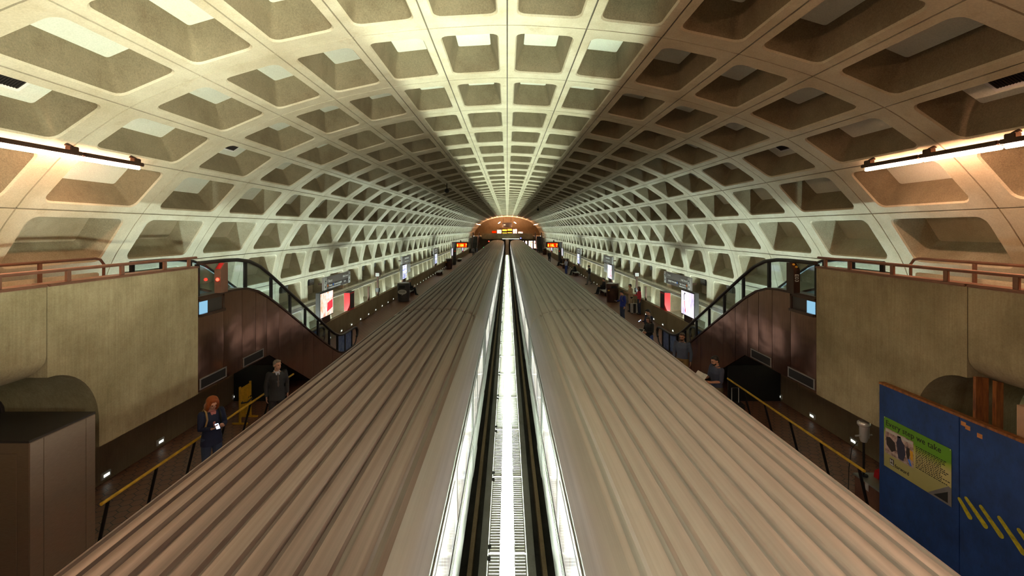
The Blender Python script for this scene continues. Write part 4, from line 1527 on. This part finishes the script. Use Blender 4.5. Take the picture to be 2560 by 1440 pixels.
# ================================================================== PEOPLE
plain('skin_fair', (0.62, 0.33, 0.23), 0.5, 0, 0.06, 20)
plain('skin_tan', (0.50, 0.25, 0.16), 0.5, 0, 0.06, 20)
plain('hair_black', (0.012, 0.01, 0.009), 0.5, 0, 0.3, 60)
plain('hair_brown', (0.06, 0.028, 0.014), 0.5, 0, 0.3, 60)
plain('hair_red', (0.30, 0.065, 0.012), 0.5, 0, 0.3, 60)
plain('hair_grey', (0.26, 0.22, 0.18), 0.5, 0, 0.3, 60)
plain('cloth_navy', (0.014, 0.018, 0.055), 0.8)
plain('cloth_black', (0.012, 0.011, 0.012), 0.8)
plain('cloth_charcoal', (0.035, 0.032, 0.035), 0.8)
plain('cloth_blue', (0.02, 0.04, 0.30), 0.75)
plain('cloth_shirt_blue', (0.10, 0.115, 0.18), 0.8)
plain('cloth_shirt_dark', (0.05, 0.055, 0.095), 0.8)
plain('cloth_khaki', (0.30, 0.17, 0.06), 0.8)
plain('cloth_olive', (0.10, 0.075, 0.04), 0.8)
plain('cloth_beige', (0.48, 0.35, 0.23), 0.8)
plain('cloth_pink', (0.62, 0.22, 0.22), 0.8)
plain('cloth_red', (0.6, 0.04, 0.07), 0.8)
plain('cloth_white', (0.6, 0.6, 0.72), 0.8)
plain('cloth_denim', (0.045, 0.06, 0.115), 0.85)
plain('cloth_jeans', (0.05, 0.085, 0.30), 0.85)
plain('cloth_grey', (0.16, 0.14, 0.14), 0.85)
plain('shoe', (0.02, 0.015, 0.012), 0.45)
plain('leather_tan', (0.40, 0.24, 0.10), 0.6)
plain('paper', (0.75, 0.68, 0.58), 0.7, 0, 0.08, 30)
plain('eye_dark', (0.01, 0.008, 0.008), 0.2)
plain('lip', (0.42, 0.13, 0.11), 0.5)
plain('tie', (0.12, 0.08, 0.07), 0.6)
emis('phone_glow', (0.6, 0.72, 1.0), 2.2)

def limb(mb, pts, rs, n=12):
    """tapered rounded limb through points; closed by rounded ends"""
    pts = [Vector(p) for p in pts]
    d0 = (pts[0] - pts[1]).normalized()
    d1 = (pts[-1] - pts[-2]).normalized()
    P_, Q_ = [], []
    for t_ in (1.0, .85, .5):
        P_.append(pts[0] + d0 * rs[0] * math.sin(t_ * PI / 2) * .98)
        Q_.append(max(rs[0] * math.cos(t_ * PI / 2), rs[0] * .08))
    P_ += pts
    Q_ += list(rs)
    for t_ in (.5, .85, 1.0):
        P_.append(pts[-1] + d1 * rs[-1] * math.sin(t_ * PI / 2) * .98)
        Q_.append(max(rs[-1] * math.cos(t_ * PI / 2), rs[-1] * .08))
    mb.tube(P_, Q_, n)
def loft(mb, secs, n=16):
    """stack of elliptic sections (centre, half width x, half depth y), capped"""
    vs, fs = [], []
    for c_, a, b in secs:
        for k in range(n):
            t_ = 2 * PI * k / n
            vs.append((c_[0] + a * math.cos(t_), c_[1] + b * math.sin(t_), c_[2]))
    for i in range(len(secs) - 1):
        for k in range(n):
            fs.append((i * n + k, i * n + (k + 1) % n, (i + 1) * n + (k + 1) % n, (i + 1) * n + k))
    fs.append(tuple(range(n - 1, -1, -1)))
    fs.append(tuple((len(secs) - 1) * n + k for k in range(n)))
    mb.add(vs, fs)
def fuse(mb, name, mat, parent, voxel, smooth=3):
    """melt overlapping volumes into one continuous skin"""
    me = mb.mesh(name + '_raw', mat)
    o = bpy.data.objects.new(name, me)
    COL.objects.link(o)
    r_ = o.modifiers.new('r', 'REMESH')
    r_.mode = 'VOXEL'
    r_.voxel_size = voxel
    sm = o.modifiers.new('s', 'SMOOTH')
    sm.factor = .5
    sm.iterations = smooth
    dg = bpy.context.evaluated_depsgraph_get()
    ne = bpy.data.meshes.new_from_object(o.evaluated_get(dg))
    o.modifiers.clear()
    o.data = ne
    bpy.data.meshes.remove(me)
    ne.materials.clear()
    ne.materials.append(MATS[mat])
    ne.polygons.foreach_set('use_smooth', [True] * len(ne.polygons))
    o.parent = parent
    return o
def hand(mb, wrist, d, pn, side, curl, s=1.0):
    """palm, four unequal bent fingers and a thumb leaving the side of the palm. d: direction of the hand, pn: palm normal"""
    d = Vector(d).normalized()
    pn = (Vector(pn) - d * Vector(pn).dot(d)).normalized()
    lat = d.cross(pn) * side            # towards the thumb side
    w_ = Vector(wrist)
    for q in (-.024, -.008, .008, .024):
        limb(mb, [w_ + lat * q * .6, w_ + d * .05 + lat * q, w_ + d * .088 + lat * q], [.017 * s, .016 * s, .013 * s], 8)
    for q, ln in ((-.030, .062), (-.010, .080), (.010, .086), (.030, .075)):
        b = w_ + d * .088 + lat * q
        a1, a2, a3 = curl * .5, curl, curl * 1.5
        p1 = b + (d * math.cos(a1) + pn * math.sin(a1)) * ln * .45
        p2 = p1 + (d * math.cos(a2) + pn * math.sin(a2)) * ln * .32
        p3 = p2 + (d * math.cos(a3) + pn * math.sin(a3)) * ln * .25
        limb(mb, [b, p1, p2, p3], [.0105 * s, .0095 * s, .0088 * s, .0075 * s], 7)
    b = w_ + d * .03 + lat * .03
    p1 = b + (d * .6 + lat * .65 + pn * .35).normalized() * .042
    p2 = p1 + (d * .8 + lat * .15 + pn * .5).normalized() * .034
    limb(mb, [b, p1, p2], [.014 * s, .0115 * s, .009 * s], 7)
def person(label, loc, rz, H=1.75, skin='skin_fair', hair='hair_black', hair_style='short', top='cloth_navy', legs='cloth_denim',
           shoes='shoe', arms=None, stance='stand', pitch=0.0, yaw=0.0, sleeve=1.0, coat=0.0, voxel=.010, shirt=None, tie=False, slim=1.0, beard=False, lean=0.0, detail=True):
    """arms: {'L': (elbow, wrist, palm direction, palm normal, curl), ...} in the person's own frame (x right, y forward, z up) for a height of 1.75"""
    t = thing('person', label, 'person', loc, rz)
    t.scale = (H / 1.75,) * 3
    arms = arms or {}
    sit = stance == 'sit'
    dz = -.47 if sit else 0.0
    def up(p):                          # upper body follows the lean
        x, y, z = p
        hgt = max(0.0, z - .95)
        return Vector((x, y + hgt * math.sin(lean), z + dz - hgt * (1 - math.cos(lean))))
    # joints
    if sit:
        hip = {s: Vector((s * .095, 0, .46)) for s in (-1, 1)}
        knee = {s: Vector((s * .13, .44, .50)) for s in (-1, 1)}
        ankle = {s: Vector((s * .13, .46 + (.12 if s > 0 else .04), .085)) for s in (-1, 1)}
    elif stance == 'walk':
        hip = {s: Vector((s * .09, 0, .92)) for s in (-1, 1)}
        knee = {-1: Vector((-.09, .16, .50)), 1: Vector((.09, -.04, .49))}
        ankle = {-1: Vector((-.09, .24, .085)), 1: Vector((.09, -.22, .10))}
    else:
        w_ = .07 if stance == 'wide' else 0
        hip = {s: Vector((s * .09, 0, .92)) for s in (-1, 1)}
        knee = {s: Vector((s * (.105 + w_ * .5), .015, .50)) for s in (-1, 1)}
        ankle = {s: Vector((s * (.11 + w_), -.02, .085)) for s in (-1, 1)}
    sh = {s: up((s * .178 * slim, -.005, 1.425)) for s in (-1, 1)}
    dflt = {s: (up((s * .235 * slim, -.03, 1.14)), up((s * .235 * slim, .03, .90)), Vector((0, .1, -1)), Vector((-s, 0, 0)), .5) for s in (-1, 1)}
    A = {}
    for s, k in ((-1, 'L'), (1, 'R')):
        if k in arms:
            e_, w_, dd, pn, cu = arms[k]
            A[s] = (up(e_), up(w_), Vector(dd), Vector(pn), cu)
        else:
            A[s] = dflt[s]
    neck, hc = up((0, -.005, 1.47)), up((0, .025, 1.632))
    rot = Matrix.Rotation(yaw, 3, 'Z') @ Matrix.Rotation(-pitch, 3, 'X')
    piv = up((0, .0, 1.54))
    def hp(p):                          # a point of the head (relative to the head centre)
        return piv + rot @ (hc + Vector(p) - piv)
    k_ = slim
    tor = [((0, 0, .90), .135 * k_, .095), ((0, 0, .97), .158 * k_, .11), ((0, .005, 1.08), .14 * k_, .10), ((0, .01, 1.2), .152 * k_, .108),
           ((0, .01, 1.31), .172 * k_, .118), ((0, 0, 1.40), .168 * k_, .10), ((0, -.005, 1.455), .10 * k_, .07), ((0, -.005, 1.48), .06, .055)]
    def torso(mb, g, z0=.0, z1=9.0):
        secs = [(up(c_), a + g, b + g) for c_, a, b in tor if z0 <= c_[2] <= z1]
        loft(mb, secs)
    # ---- one continuous body
    b = MB()
    torso(b, 0)
    limb(b, [up((0, -.01, 1.44)), up((0, .0, 1.50)), hp((0, -.02, -.07))], [.062, .056, .055])
    b.ell(hp((0, -.012, .025)), (.077, .097, .093), 16, 12, rot=rot)
    b.ell(hp((0, .03, -.045)), (.058, .062, .066), 14, 10, rot=rot)
    b.ell(hp((0, .055, -.085)), (.03, .03, .022), 10, 8, rot=rot)
    b.ell(hp((0, .098, -.018)), (.014, .02, .028), 10, 8, rot=rot)
    b.ell(hp((0, .078, .022)), (.052, .022, .014), 10, 8, rot=rot)
    for s in (-1, 1):
        b.ell(hp((s * .079, -.01, -.008)), (.011, .02, .032), 8, 8, rot=rot)
        e_, w_, dd, pn, cu = A[s]
        limb(b, [sh[s], sh[s].lerp(e_, .5), e_, e_.lerp(w_, .4), w_], [.052, .045, .037, .036, .025])
        hand(b, w_, dd, pn, -s, cu)
        limb(b, [hip[s], hip[s].lerp(knee[s], .5), knee[s], knee[s].lerp(ankle[s], .35), ankle[s]], [.085, .074, .053, .055, .036])
        limb(b, [ankle[s] + Vector((0, -.03, -.045)), ankle[s] + Vector((0, .13, -.055))], [.033, .027])
    fuse(b, 'body', skin, t, voxel if detail else .014, 2)
    # ---- clothing
    g = MB()
    for s in (-1, 1):
        limb(g, [hip[s] + Vector((0, 0, .02)), hip[s].lerp(knee[s], .5), knee[s], knee[s].lerp(ankle[s], .5), ankle[s] + Vector((0, 0, .0))], [.102, .092, .074, .070, .060])
    torso(g, .012, .0, 1.0)
    fuse(g, 'trousers', legs, t, voxel * 1.2, 3)
    g = MB()
    for s in (-1, 1):
        a_ = ankle[s]
        limb(g, [a_ + Vector((0, -.035, -.045)), a_ + Vector((0, .06, -.045)), a_ + Vector((0, .145, -.052))], [.038, .042, .032])
    fuse(g, 'shoes', shoes, t, voxel, 1)
    g = MB()
    torso(g, .022 if coat else .016, .96, 1.455)
    if coat:
        z_ = .95
        if sit:
            loft(g, [(up((0, .02, .86)), .19 * k_, .15), (up((0, .02, 1.0)), .18 * k_, .13), (up((0, .01, 1.1)), .165 * k_, .12)])
        else:
            loft(g, [((0, 0, .95 - coat), .19 * k_ + coat * .06, .15 + coat * .04), ((0, 0, .95 - coat * .5), .19 * k_ + coat * .03, .145), ((0, 0, .97), .183 * k_, .133), (up((0, .005, 1.08)), .165 * k_, .124)])
    for s in (-1, 1):
        e_, w_, dd, pn, cu = A[s]
        if sleeve >= 1:
            limb(g, [sh[s], sh[s].lerp(e_, .5), e_, e_.lerp(w_, .5), e_.lerp(w_, .90)], [.066, .060, .053, .047, .040])
        else:
            limb(g, [sh[s], sh[s].lerp(e_, .5), sh[s].lerp(e_, .98)], [.066, .060, .054])
    gar = fuse(g, 'coat' if coat > .3 else 'jacket' if coat else 'shirt', top, t, voxel * 1.2, 3)
    gar['label'] = top.replace('cloth_', '').replace('_', ' ') + (' coat' if coat > .3 else ' jacket' if coat else ' shirt')
    c_ = MB()
    c_.tube([up((.062 * math.cos(q * PI / 6), -.002 + .06 * math.sin(q * PI / 6), 1.478 - .012 * math.sin(q * PI / 6))) for q in range(13)], .014, 6)
    c_.build('collar', shirt or top, t, 60)
    if shirt:
        c_ = MB()
        fy = .155
        c_.add([up((-.05, .085, 1.46)), up((.05, .085, 1.46)), up((.012, fy - .005, 1.18)), up((-.012, fy - .005, 1.18)), up((0, .125, 1.34)),
                up((-.05, .06, 1.46)), up((.05, .06, 1.46)), up((.012, .1, 1.18)), up((-.012, .1, 1.18))],
               [(0, 1, 4), (1, 2, 4), (2, 3, 4), (3, 0, 4), (5, 6, 1, 0), (6, 7, 2, 1), (7, 8, 3, 2), (8, 5, 0, 3)])
        c_.v = [(p[0], p[1] + .012, p[2]) for p in c_.v]
        c_.build('shirt_front', shirt, t)
        if tie:
            c_ = MB()
            c_.add([up((-.014, .118, 1.45)), up((.014, .118, 1.45)), up((.022, .168, 1.16)), up((0, .168, 1.12)), up((-.022, .168, 1.16)), up((0, .155, 1.34))], [(0, 1, 5), (1, 2, 5), (2, 3, 4, 5), (4, 0, 5)])
            c_.build('tie', 'tie', t)
    # ---- hair
    h = MB()
    h.ell(hp((0, -.028, .045)), (.086, .094, .084), 16, 12, rot=rot)
    h.ell(hp((0, -.05, -.01)), (.078, .068, .07), 14, 10, rot=rot)
    h.ell(hp((0, .045, .095)), (.058, .045, .026), 12, 8, rot=rot)
    if hair_style == 'long':
        h.ell(hp((0, -.065, -.08)), (.088, .058, .12), 14, 10, rot=rot)
        h.ell(hp((0, -.085, -.18)), (.085, .045, .10), 14, 10, rot=rot)
        for s in (-1, 1):
            h.ell(hp((s * .075, .0, -.07)), (.026, .05, .10), 10, 8, rot=rot)
    elif hair_style == 'bushy':
        h.ell(hp((0, -.04, .03)), (.115, .115, .11), 16, 12, rot=rot)
        h.ell(hp((0, -.07, -.09)), (.125, .085, .12), 14, 10, rot=rot)
        for s in (-1, 1):
            h.ell(hp((s * .09, .0, -.05)), (.04, .06, .12), 10, 8, rot=rot)
            h.ell(hp((s * .08, -.03, -.14)), (.05, .06, .08), 10, 8, rot=rot)
    elif hair_style == 'cap':
        h.ell(hp((0, .08, .07)), (.07, .07, .015), 12, 8, rot=rot)
    fuse(h, 'hair', hair, t, .011, 2)
    if beard:
        h = MB()
        h.ell(hp((0, .06, -.075)), (.05, .045, .04), 12, 8, rot=rot)
        h.ell(hp((0, .035, -.06)), (.062, .05, .045), 12, 8, rot=rot)
        fuse(h, 'beard', hair, t, .011, 2)
    if detail:
        for s in (-1, 1):
            MB().ell(hp((s * .031, .083, .004)), (.014, .008, .007), 10, 8, rot=rot).build('eye', 'eye_dark', t, 60)
            MB().ell(hp((s * .033, .089, .028)), (.02, .008, .005), 10, 6, rot=rot).build('eyebrow', hair, t, 60)
        MB().ell(hp((0, .088, -.062)), (.024, .008, .007), 10, 6, rot=rot).build('mouth', 'lip', t, 60)
    return t
def held(name, label, cat, root, fn):
    """a thing held by someone: built in the holder's frame, top-level in the scene"""
    t = thing(name, label, cat, root.location, root.rotation_euler.z)
    t.scale = root.scale
    fn(t)
    return t
# arm poses (person's own frame, x right, y forward)
PHONE_R = ((.22, .06, 1.16), (.10, .30, 1.20), (-.35, .75, .25), (-.2, -.2, 1), 1.0)
PHONE_L = ((-.22, .06, 1.16), (-.10, .30, 1.20), (.35, .75, .25), (.2, -.2, 1), 1.0)
HOLD_R = ((.235, .05, 1.15), (.14, .31, 1.13), (-.2, .95, .1), (-1, 0, .2), 1.0)
HOLD_L = ((-.235, .05, 1.15), (-.14, .31, 1.13), (.2, .95, .1), (1, 0, .2), 1.0)
def phone(t, at=(0.04, .41, 1.26), glow=True):
    b = MB()
    p_ = Vector(at)
    rx = Matrix.Rotation(R(-35), 3, 'X')
    vs_ = []
    for x in (-.036, .036):
        for y in (-.07, .07):
            for z in (-.005, .005):
                vs_.append(p_ + rx @ Vector((x, y, z)))
    b.add(vs_, [(0, 1, 3, 2), (4, 6, 7, 5), (0, 4, 5, 1), (2, 3, 7, 6), (0, 2, 6, 4), (1, 5, 7, 3)])
    o = b.build('case', 'matt_black', t)
    if glow:
        b = MB()
        b.add([p_ + rx @ Vector((x, y, .0062)) for x, y in ((-.032, -.063), (.032, -.063), (.032, .063), (-.032, .063))], [(0, 1, 2, 3)])
        b.build('screen', 'phone_glow', t)
FACE = {'left': PI / 2, 'right': -PI / 2, 'cam': PI, 'away': 0.0}
# -- left platform
p = person('red-haired woman in a navy jacket looking at her phone by the left yellow rail', (-5.95, 9.16, 0), -PI / 2 - R(38), 1.74, 'skin_fair', 'hair_red', 'bushy',
           'cloth_navy', 'cloth_denim', arms={'R': PHONE_R, 'L': PHONE_L}, pitch=R(22), coat=.16, shirt='cloth_pink', voxel=.008)
held('phone', 'small phone in the hands of the red-haired woman', 'phone', p, lambda t: phone(t))
def backpack(t, mat='cloth_black'):
    b = MB()
    loft(b, [((0, -.20, 1.02), .10, .06), ((0, -.21, 1.06), .15, .09), ((0, -.21, 1.25), .155, .10), ((0, -.20, 1.40), .13, .08), ((0, -.18, 1.46), .08, .04)])
    fuse(b, 'pack', mat, t, .012, 3)
    b = MB()
    loft(b, [((0, -.30, 1.05), .11, .03), ((0, -.31, 1.14), .115, .045), ((0, -.30, 1.22), .10, .03)])
    fuse(b, 'pocket', mat, t, .012, 2)
    for s in (-1, 1):
        MB().tube([(s * .11, -.14, 1.44), (s * .115, -.05, 1.505), (s * .115, .06, 1.47), (s * .12, .135, 1.34), (s * .14, .10, 1.2), (s * .15, -.05, 1.10), (s * .13, -.15, 1.06)], .018, 8).build('strap', 'leather_tan' if s > 0 else mat, t, 60)
held('backpack', 'dark backpack with an orange strap on the red-haired woman', 'backpack', p, lambda t: backpack(t))
def bottle(t):
    MB().tube([(.04, -.40, .98), (.04, -.40, 1.10), (.04, -.40, 1.13)], [.035, .035, .02], 12).build('body', 'matt_black', t, 40)
    MB().tube([(.04, -.40, 1.13), (.04, -.40, 1.17)], .03, 12).build('cap', 'cloth_blue', t, 40)
held('bottle', 'black bottle with a blue cap hanging from the dark backpack', 'bottle', p, bottle)
p = person('grey-haired man in a dark suit and tie on the left platform', (-5.82, 11.5, 0), PI + R(38), 1.80, 'skin_fair', 'hair_grey', 'short', 'cloth_charcoal', 'cloth_charcoal',
           coat=.17, shirt='cloth_white', tie=True, voxel=.009, yaw=R(25))
def reading(t, at=(0, .40, .82), big=False):
    b = MB()
    w_, h_ = (.20, .26) if big else (.15, .20)
    p_ = Vector(at)
    rx = Matrix.Rotation(R(-50), 3, 'X')
    vs_, fs = [], []
    for s, z0 in ((-1, .03), (0, 0), (1, .03)):
        for y in (-h_ / 2, h_ / 2):
            for z in (0, .006):
                vs_.append(p_ + rx @ Vector((s * w_, -y, z0 + z)))
    b.add(vs_, [(0, 2, 6, 4), (4, 6, 10, 8), (1, 5, 7, 3), (5, 9, 11, 7), (0, 4, 5, 1), (4, 8, 9, 5), (2, 3, 7, 6), (6, 7, 11, 10), (0, 1, 3, 2), (8, 10, 11, 9)])
    b.build('sheet', 'paper', t)
SIT_R = ((.23, .08, 1.14), (.13, .33, 1.10), (-.2, .9, .1), (-1, 0, .3), .9)
SIT_L = ((-.23, .08, 1.14), (-.13, .33, 1.10), (.2, .9, .1), (1, 0, .3), .9)
p = person('seated person in black reading a white paper beside the speech bubble bin', (-7.62, 35.4, 0), -PI / 2, 1.72, 'skin_fair', 'hair_grey', 'cap', 'cloth_black', 'cloth_black',
           arms={'R': SIT_R, 'L': SIT_L}, stance='sit', pitch=R(20), coat=.1, voxel=.013, detail=False)
held('newspaper', 'white paper in the hands of the seated reader, left platform', 'paper', p, lambda t: reading(t, (0, .44, .72)))
person('far commuter in grey near the left far escalator', (-6.4, 86, 0), FACE['away'], 1.72, top='cloth_grey', legs='cloth_charcoal', voxel=.016, detail=False, coat=.1)
person('far commuter in blue near the left far escalator', (-5.8, 87.5, 0), FACE['left'], 1.70, top='cloth_shirt_blue', legs='cloth_jeans', voxel=.016, detail=False)
# -- right platform
p = person('bearded man in a blue grey shirt and khaki trousers, hands down', (5.58, 14.5, 0), PI - R(38), 1.80, 'skin_tan', 'hair_brown', 'short', 'cloth_shirt_blue', 'cloth_khaki', beard=True, pitch=R(8), voxel=.009, slim=1.08)
p = person('man in a dark polo reading an open newspaper beside the right yellow rail', (5.50, 11.95, 0), PI / 2 + R(12), 1.78, 'skin_tan', 'hair_black', 'short', 'cloth_shirt_dark', 'cloth_olive',
           arms={'R': HOLD_R, 'L': HOLD_L}, pitch=R(18), sleeve=.5, voxel=.008, slim=1.08, beard=True)
held('newspaper', 'open newspaper held by the man in the dark polo', 'newspaper', p, lambda t: reading(t, (0, .46, 1.22), True))
t = thing('suitcase', 'dark trolley suitcase with silver handle behind the newspaper reader', 'suitcase', (5.92, 11.82, 0))
MB().box(-.2, .2, -.13, .13, .05, .60, .03).build('shell', 'cloth_black', t, 40)
MB().tube([(-.09, 0, .59), (-.09, 0, .98), (.09, 0, .98), (.09, 0, .59)], .011, 8).build('handle', 'silver', t, 60)
for s in (-1, 1):
    MB().cyl((s * .16, -.1, .04), .04, .03, 14, 0, 0).build('wheel', 'rubber', t, 40)
p = person('long-haired woman in a black coat holding a white-edged tablet', (5.62, 18.0, 0), PI / 2 + R(28), 1.66, 'skin_fair', 'hair_brown', 'long', 'cloth_black', 'cloth_jeans',
           arms={'R': HOLD_R, 'L': HOLD_L}, pitch=R(24), coat=.34, voxel=.009, slim=.92)
def tablet(t):
    p_ = Vector((0, .48, 1.20))
    rx = Matrix.Rotation(R(-38), 3, 'X')
    b = MB()
    b.box(-.14, .14, -.10, .10, -.006, .006, .004)
    b.v = [tuple(p_ + rx @ Vector(q)) for q in b.v]
    b.build('case', 'white_paint', t)
    b = MB().box(-.12, .12, -.08, .08, .006, .009)
    b.v = [tuple(p_ + rx @ Vector(q)) for q in b.v]
    b.build('screen', 'matt_black', t)
held('tablet', 'white-edged tablet in the hands of the woman in the black coat', 'tablet', p, tablet)
def shoulder_bag(t):
    b = MB()
    loft(b, [((.26, -.10, .70), .05, .10), ((.27, -.10, .78), .065, .14), ((.26, -.10, .92), .05, .13), ((.25, -.10, .97), .02, .11)])
    fuse(b, 'pouch', 'leather_tan', t, .012, 2)
    MB().tube([(.25, .0, .96), (.19, .04, 1.25), (.13, .0, 1.515), (.16, -.12, 1.35), (.24, -.18, .96)], .014, 8).build('strap', 'leather_tan', t, 60)
held('shoulder_bag', 'tan shoulder bag on the woman in the black coat', 'bag', p, shoulder_bag)
p = person('dark-haired man in a navy jacket lit by his phone, behind the tablet woman', (5.95, 19.1, 0), PI / 2 + R(15), 1.76, 'skin_fair', 'hair_black', 'short', 'cloth_navy', 'cloth_denim',
           arms={'R': PHONE_R, 'L': PHONE_L}, pitch=R(26), coat=.12, voxel=.010)
held('phone', 'glowing phone in the hands of the man in the navy jacket', 'phone', p, lambda t: phone(t))
p = person('man in a bright blue jacket and jeans looking at his phone', (6.36, 25.1, 0), PI / 2 + R(18), 1.72, 'skin_fair', 'hair_black', 'short', 'cloth_blue', 'cloth_denim',
           arms={'R': ((.22, .06, 1.16), (.06, .33, 1.16), (-.15, .95, .1), (-.2, -.2, 1), .8)}, pitch=R(26), coat=.1, voxel=.010)
held('phone', 'dark phone in the hand of the man in the bright blue jacket', 'phone', p, lambda t: phone(t, (.03, .45, 1.20), False))
held('backpack', 'grey backpack on the man in the bright blue jacket', 'backpack', p, lambda t: backpack(t, 'cloth_grey'))
p = person('woman in a long beige coat holding a phone beside a suitcase', (7.62, 28.1, 0), PI / 2 + R(10), 1.72, 'skin_tan', 'hair_black', 'short', 'cloth_beige', 'cloth_charcoal',
           arms={'R': PHONE_R, 'L': PHONE_L}, pitch=R(14), coat=.42, voxel=.012)
t = thing('suitcase', 'white and black upright suitcase beside the woman in the beige coat', 'suitcase', (7.66, 27.5, 0))
MB().box(-.2, .2, -.13, .13, .05, .62, .03).build('shell', 'grey_box', t, 40)
MB().box(-.08, .08, -.135, -.12, .06, .61, .004).build('stripe', 'matt_black', t)
MB().tube([(-.09, 0, .60), (-.09, 0, .86), (.09, 0, .86), (.09, 0, .60)], .012, 8).build('handle', 'matt_black', t, 60)
for s in (-1, 1):
    MB().cyl((s * .15, -.1, .04), .04, .03, 14, 0, 0).build('wheel', 'rubber', t, 40)
p = person('woman with a red top and dark trousers leaning by the right parapet', (7.92, 27.3, 0), PI / 2, 1.66, 'skin_tan', 'hair_brown', 'long', 'cloth_red', 'cloth_denim', voxel=.012, arms={'R': PHONE_R}, slim=.92)
p = person('man in dark clothes standing with legs apart, reading his phone by the right parapet', (7.59, 42, 0), PI / 2, 1.78, 'skin_tan', 'hair_black', 'short', 'cloth_charcoal', 'cloth_grey',
           arms={'R': PHONE_R, 'L': PHONE_L}, pitch=R(24), stance='walk', voxel=.012)
p = person('man with pale sleeves and blue jeans holding a paper, right platform', (6.7, 51.8, 0), PI / 2 + R(30), 1.72, 'skin_fair', 'hair_brown', 'cap', 'cloth_white', 'cloth_jeans',
           arms={'R': HOLD_R, 'L': HOLD_L}, pitch=R(14), voxel=.013)
held('newspaper', 'folded paper in the hands of the man with pale sleeves', 'paper', p, lambda t: reading(t, (0, .46, 1.16)))
person('man in black seated forward on a bench, right platform', (7.62, 50.7, 0), PI / 2, 1.76, 'skin_tan', 'hair_black', 'short', 'cloth_black', 'cloth_black',
       arms={'R': SIT_R, 'L': SIT_L}, stance='sit', pitch=R(18), lean=R(12), coat=.1, voxel=.013, detail=False)
person('person in black seated behind the dark bin, under the red lit advertisement', (7.62, 35.8, 0), PI / 2, 1.72, 'skin_tan', 'hair_black', 'short', 'cloth_black', 'cloth_black',
       arms={'R': SIT_R, 'L': SIT_L}, stance='sit', pitch=R(14), coat=.1, voxel=.013, detail=False)
person('dark seated figure beside the right arrivals display post', (7.62, 63.4, 0), PI / 2, 1.74, 'skin_tan', 'hair_black', 'short', 'cloth_black', 'cloth_black',
       arms={'R': SIT_R, 'L': SIT_L}, stance='sit', coat=.1, voxel=.016, detail=False)
person('distant woman in a long black coat, right platform', (6.5, 70, 0), FACE['cam'], 1.74, 'skin_tan', 'hair_black', 'long', 'cloth_black', 'cloth_black', coat=.4, voxel=.016, detail=False)
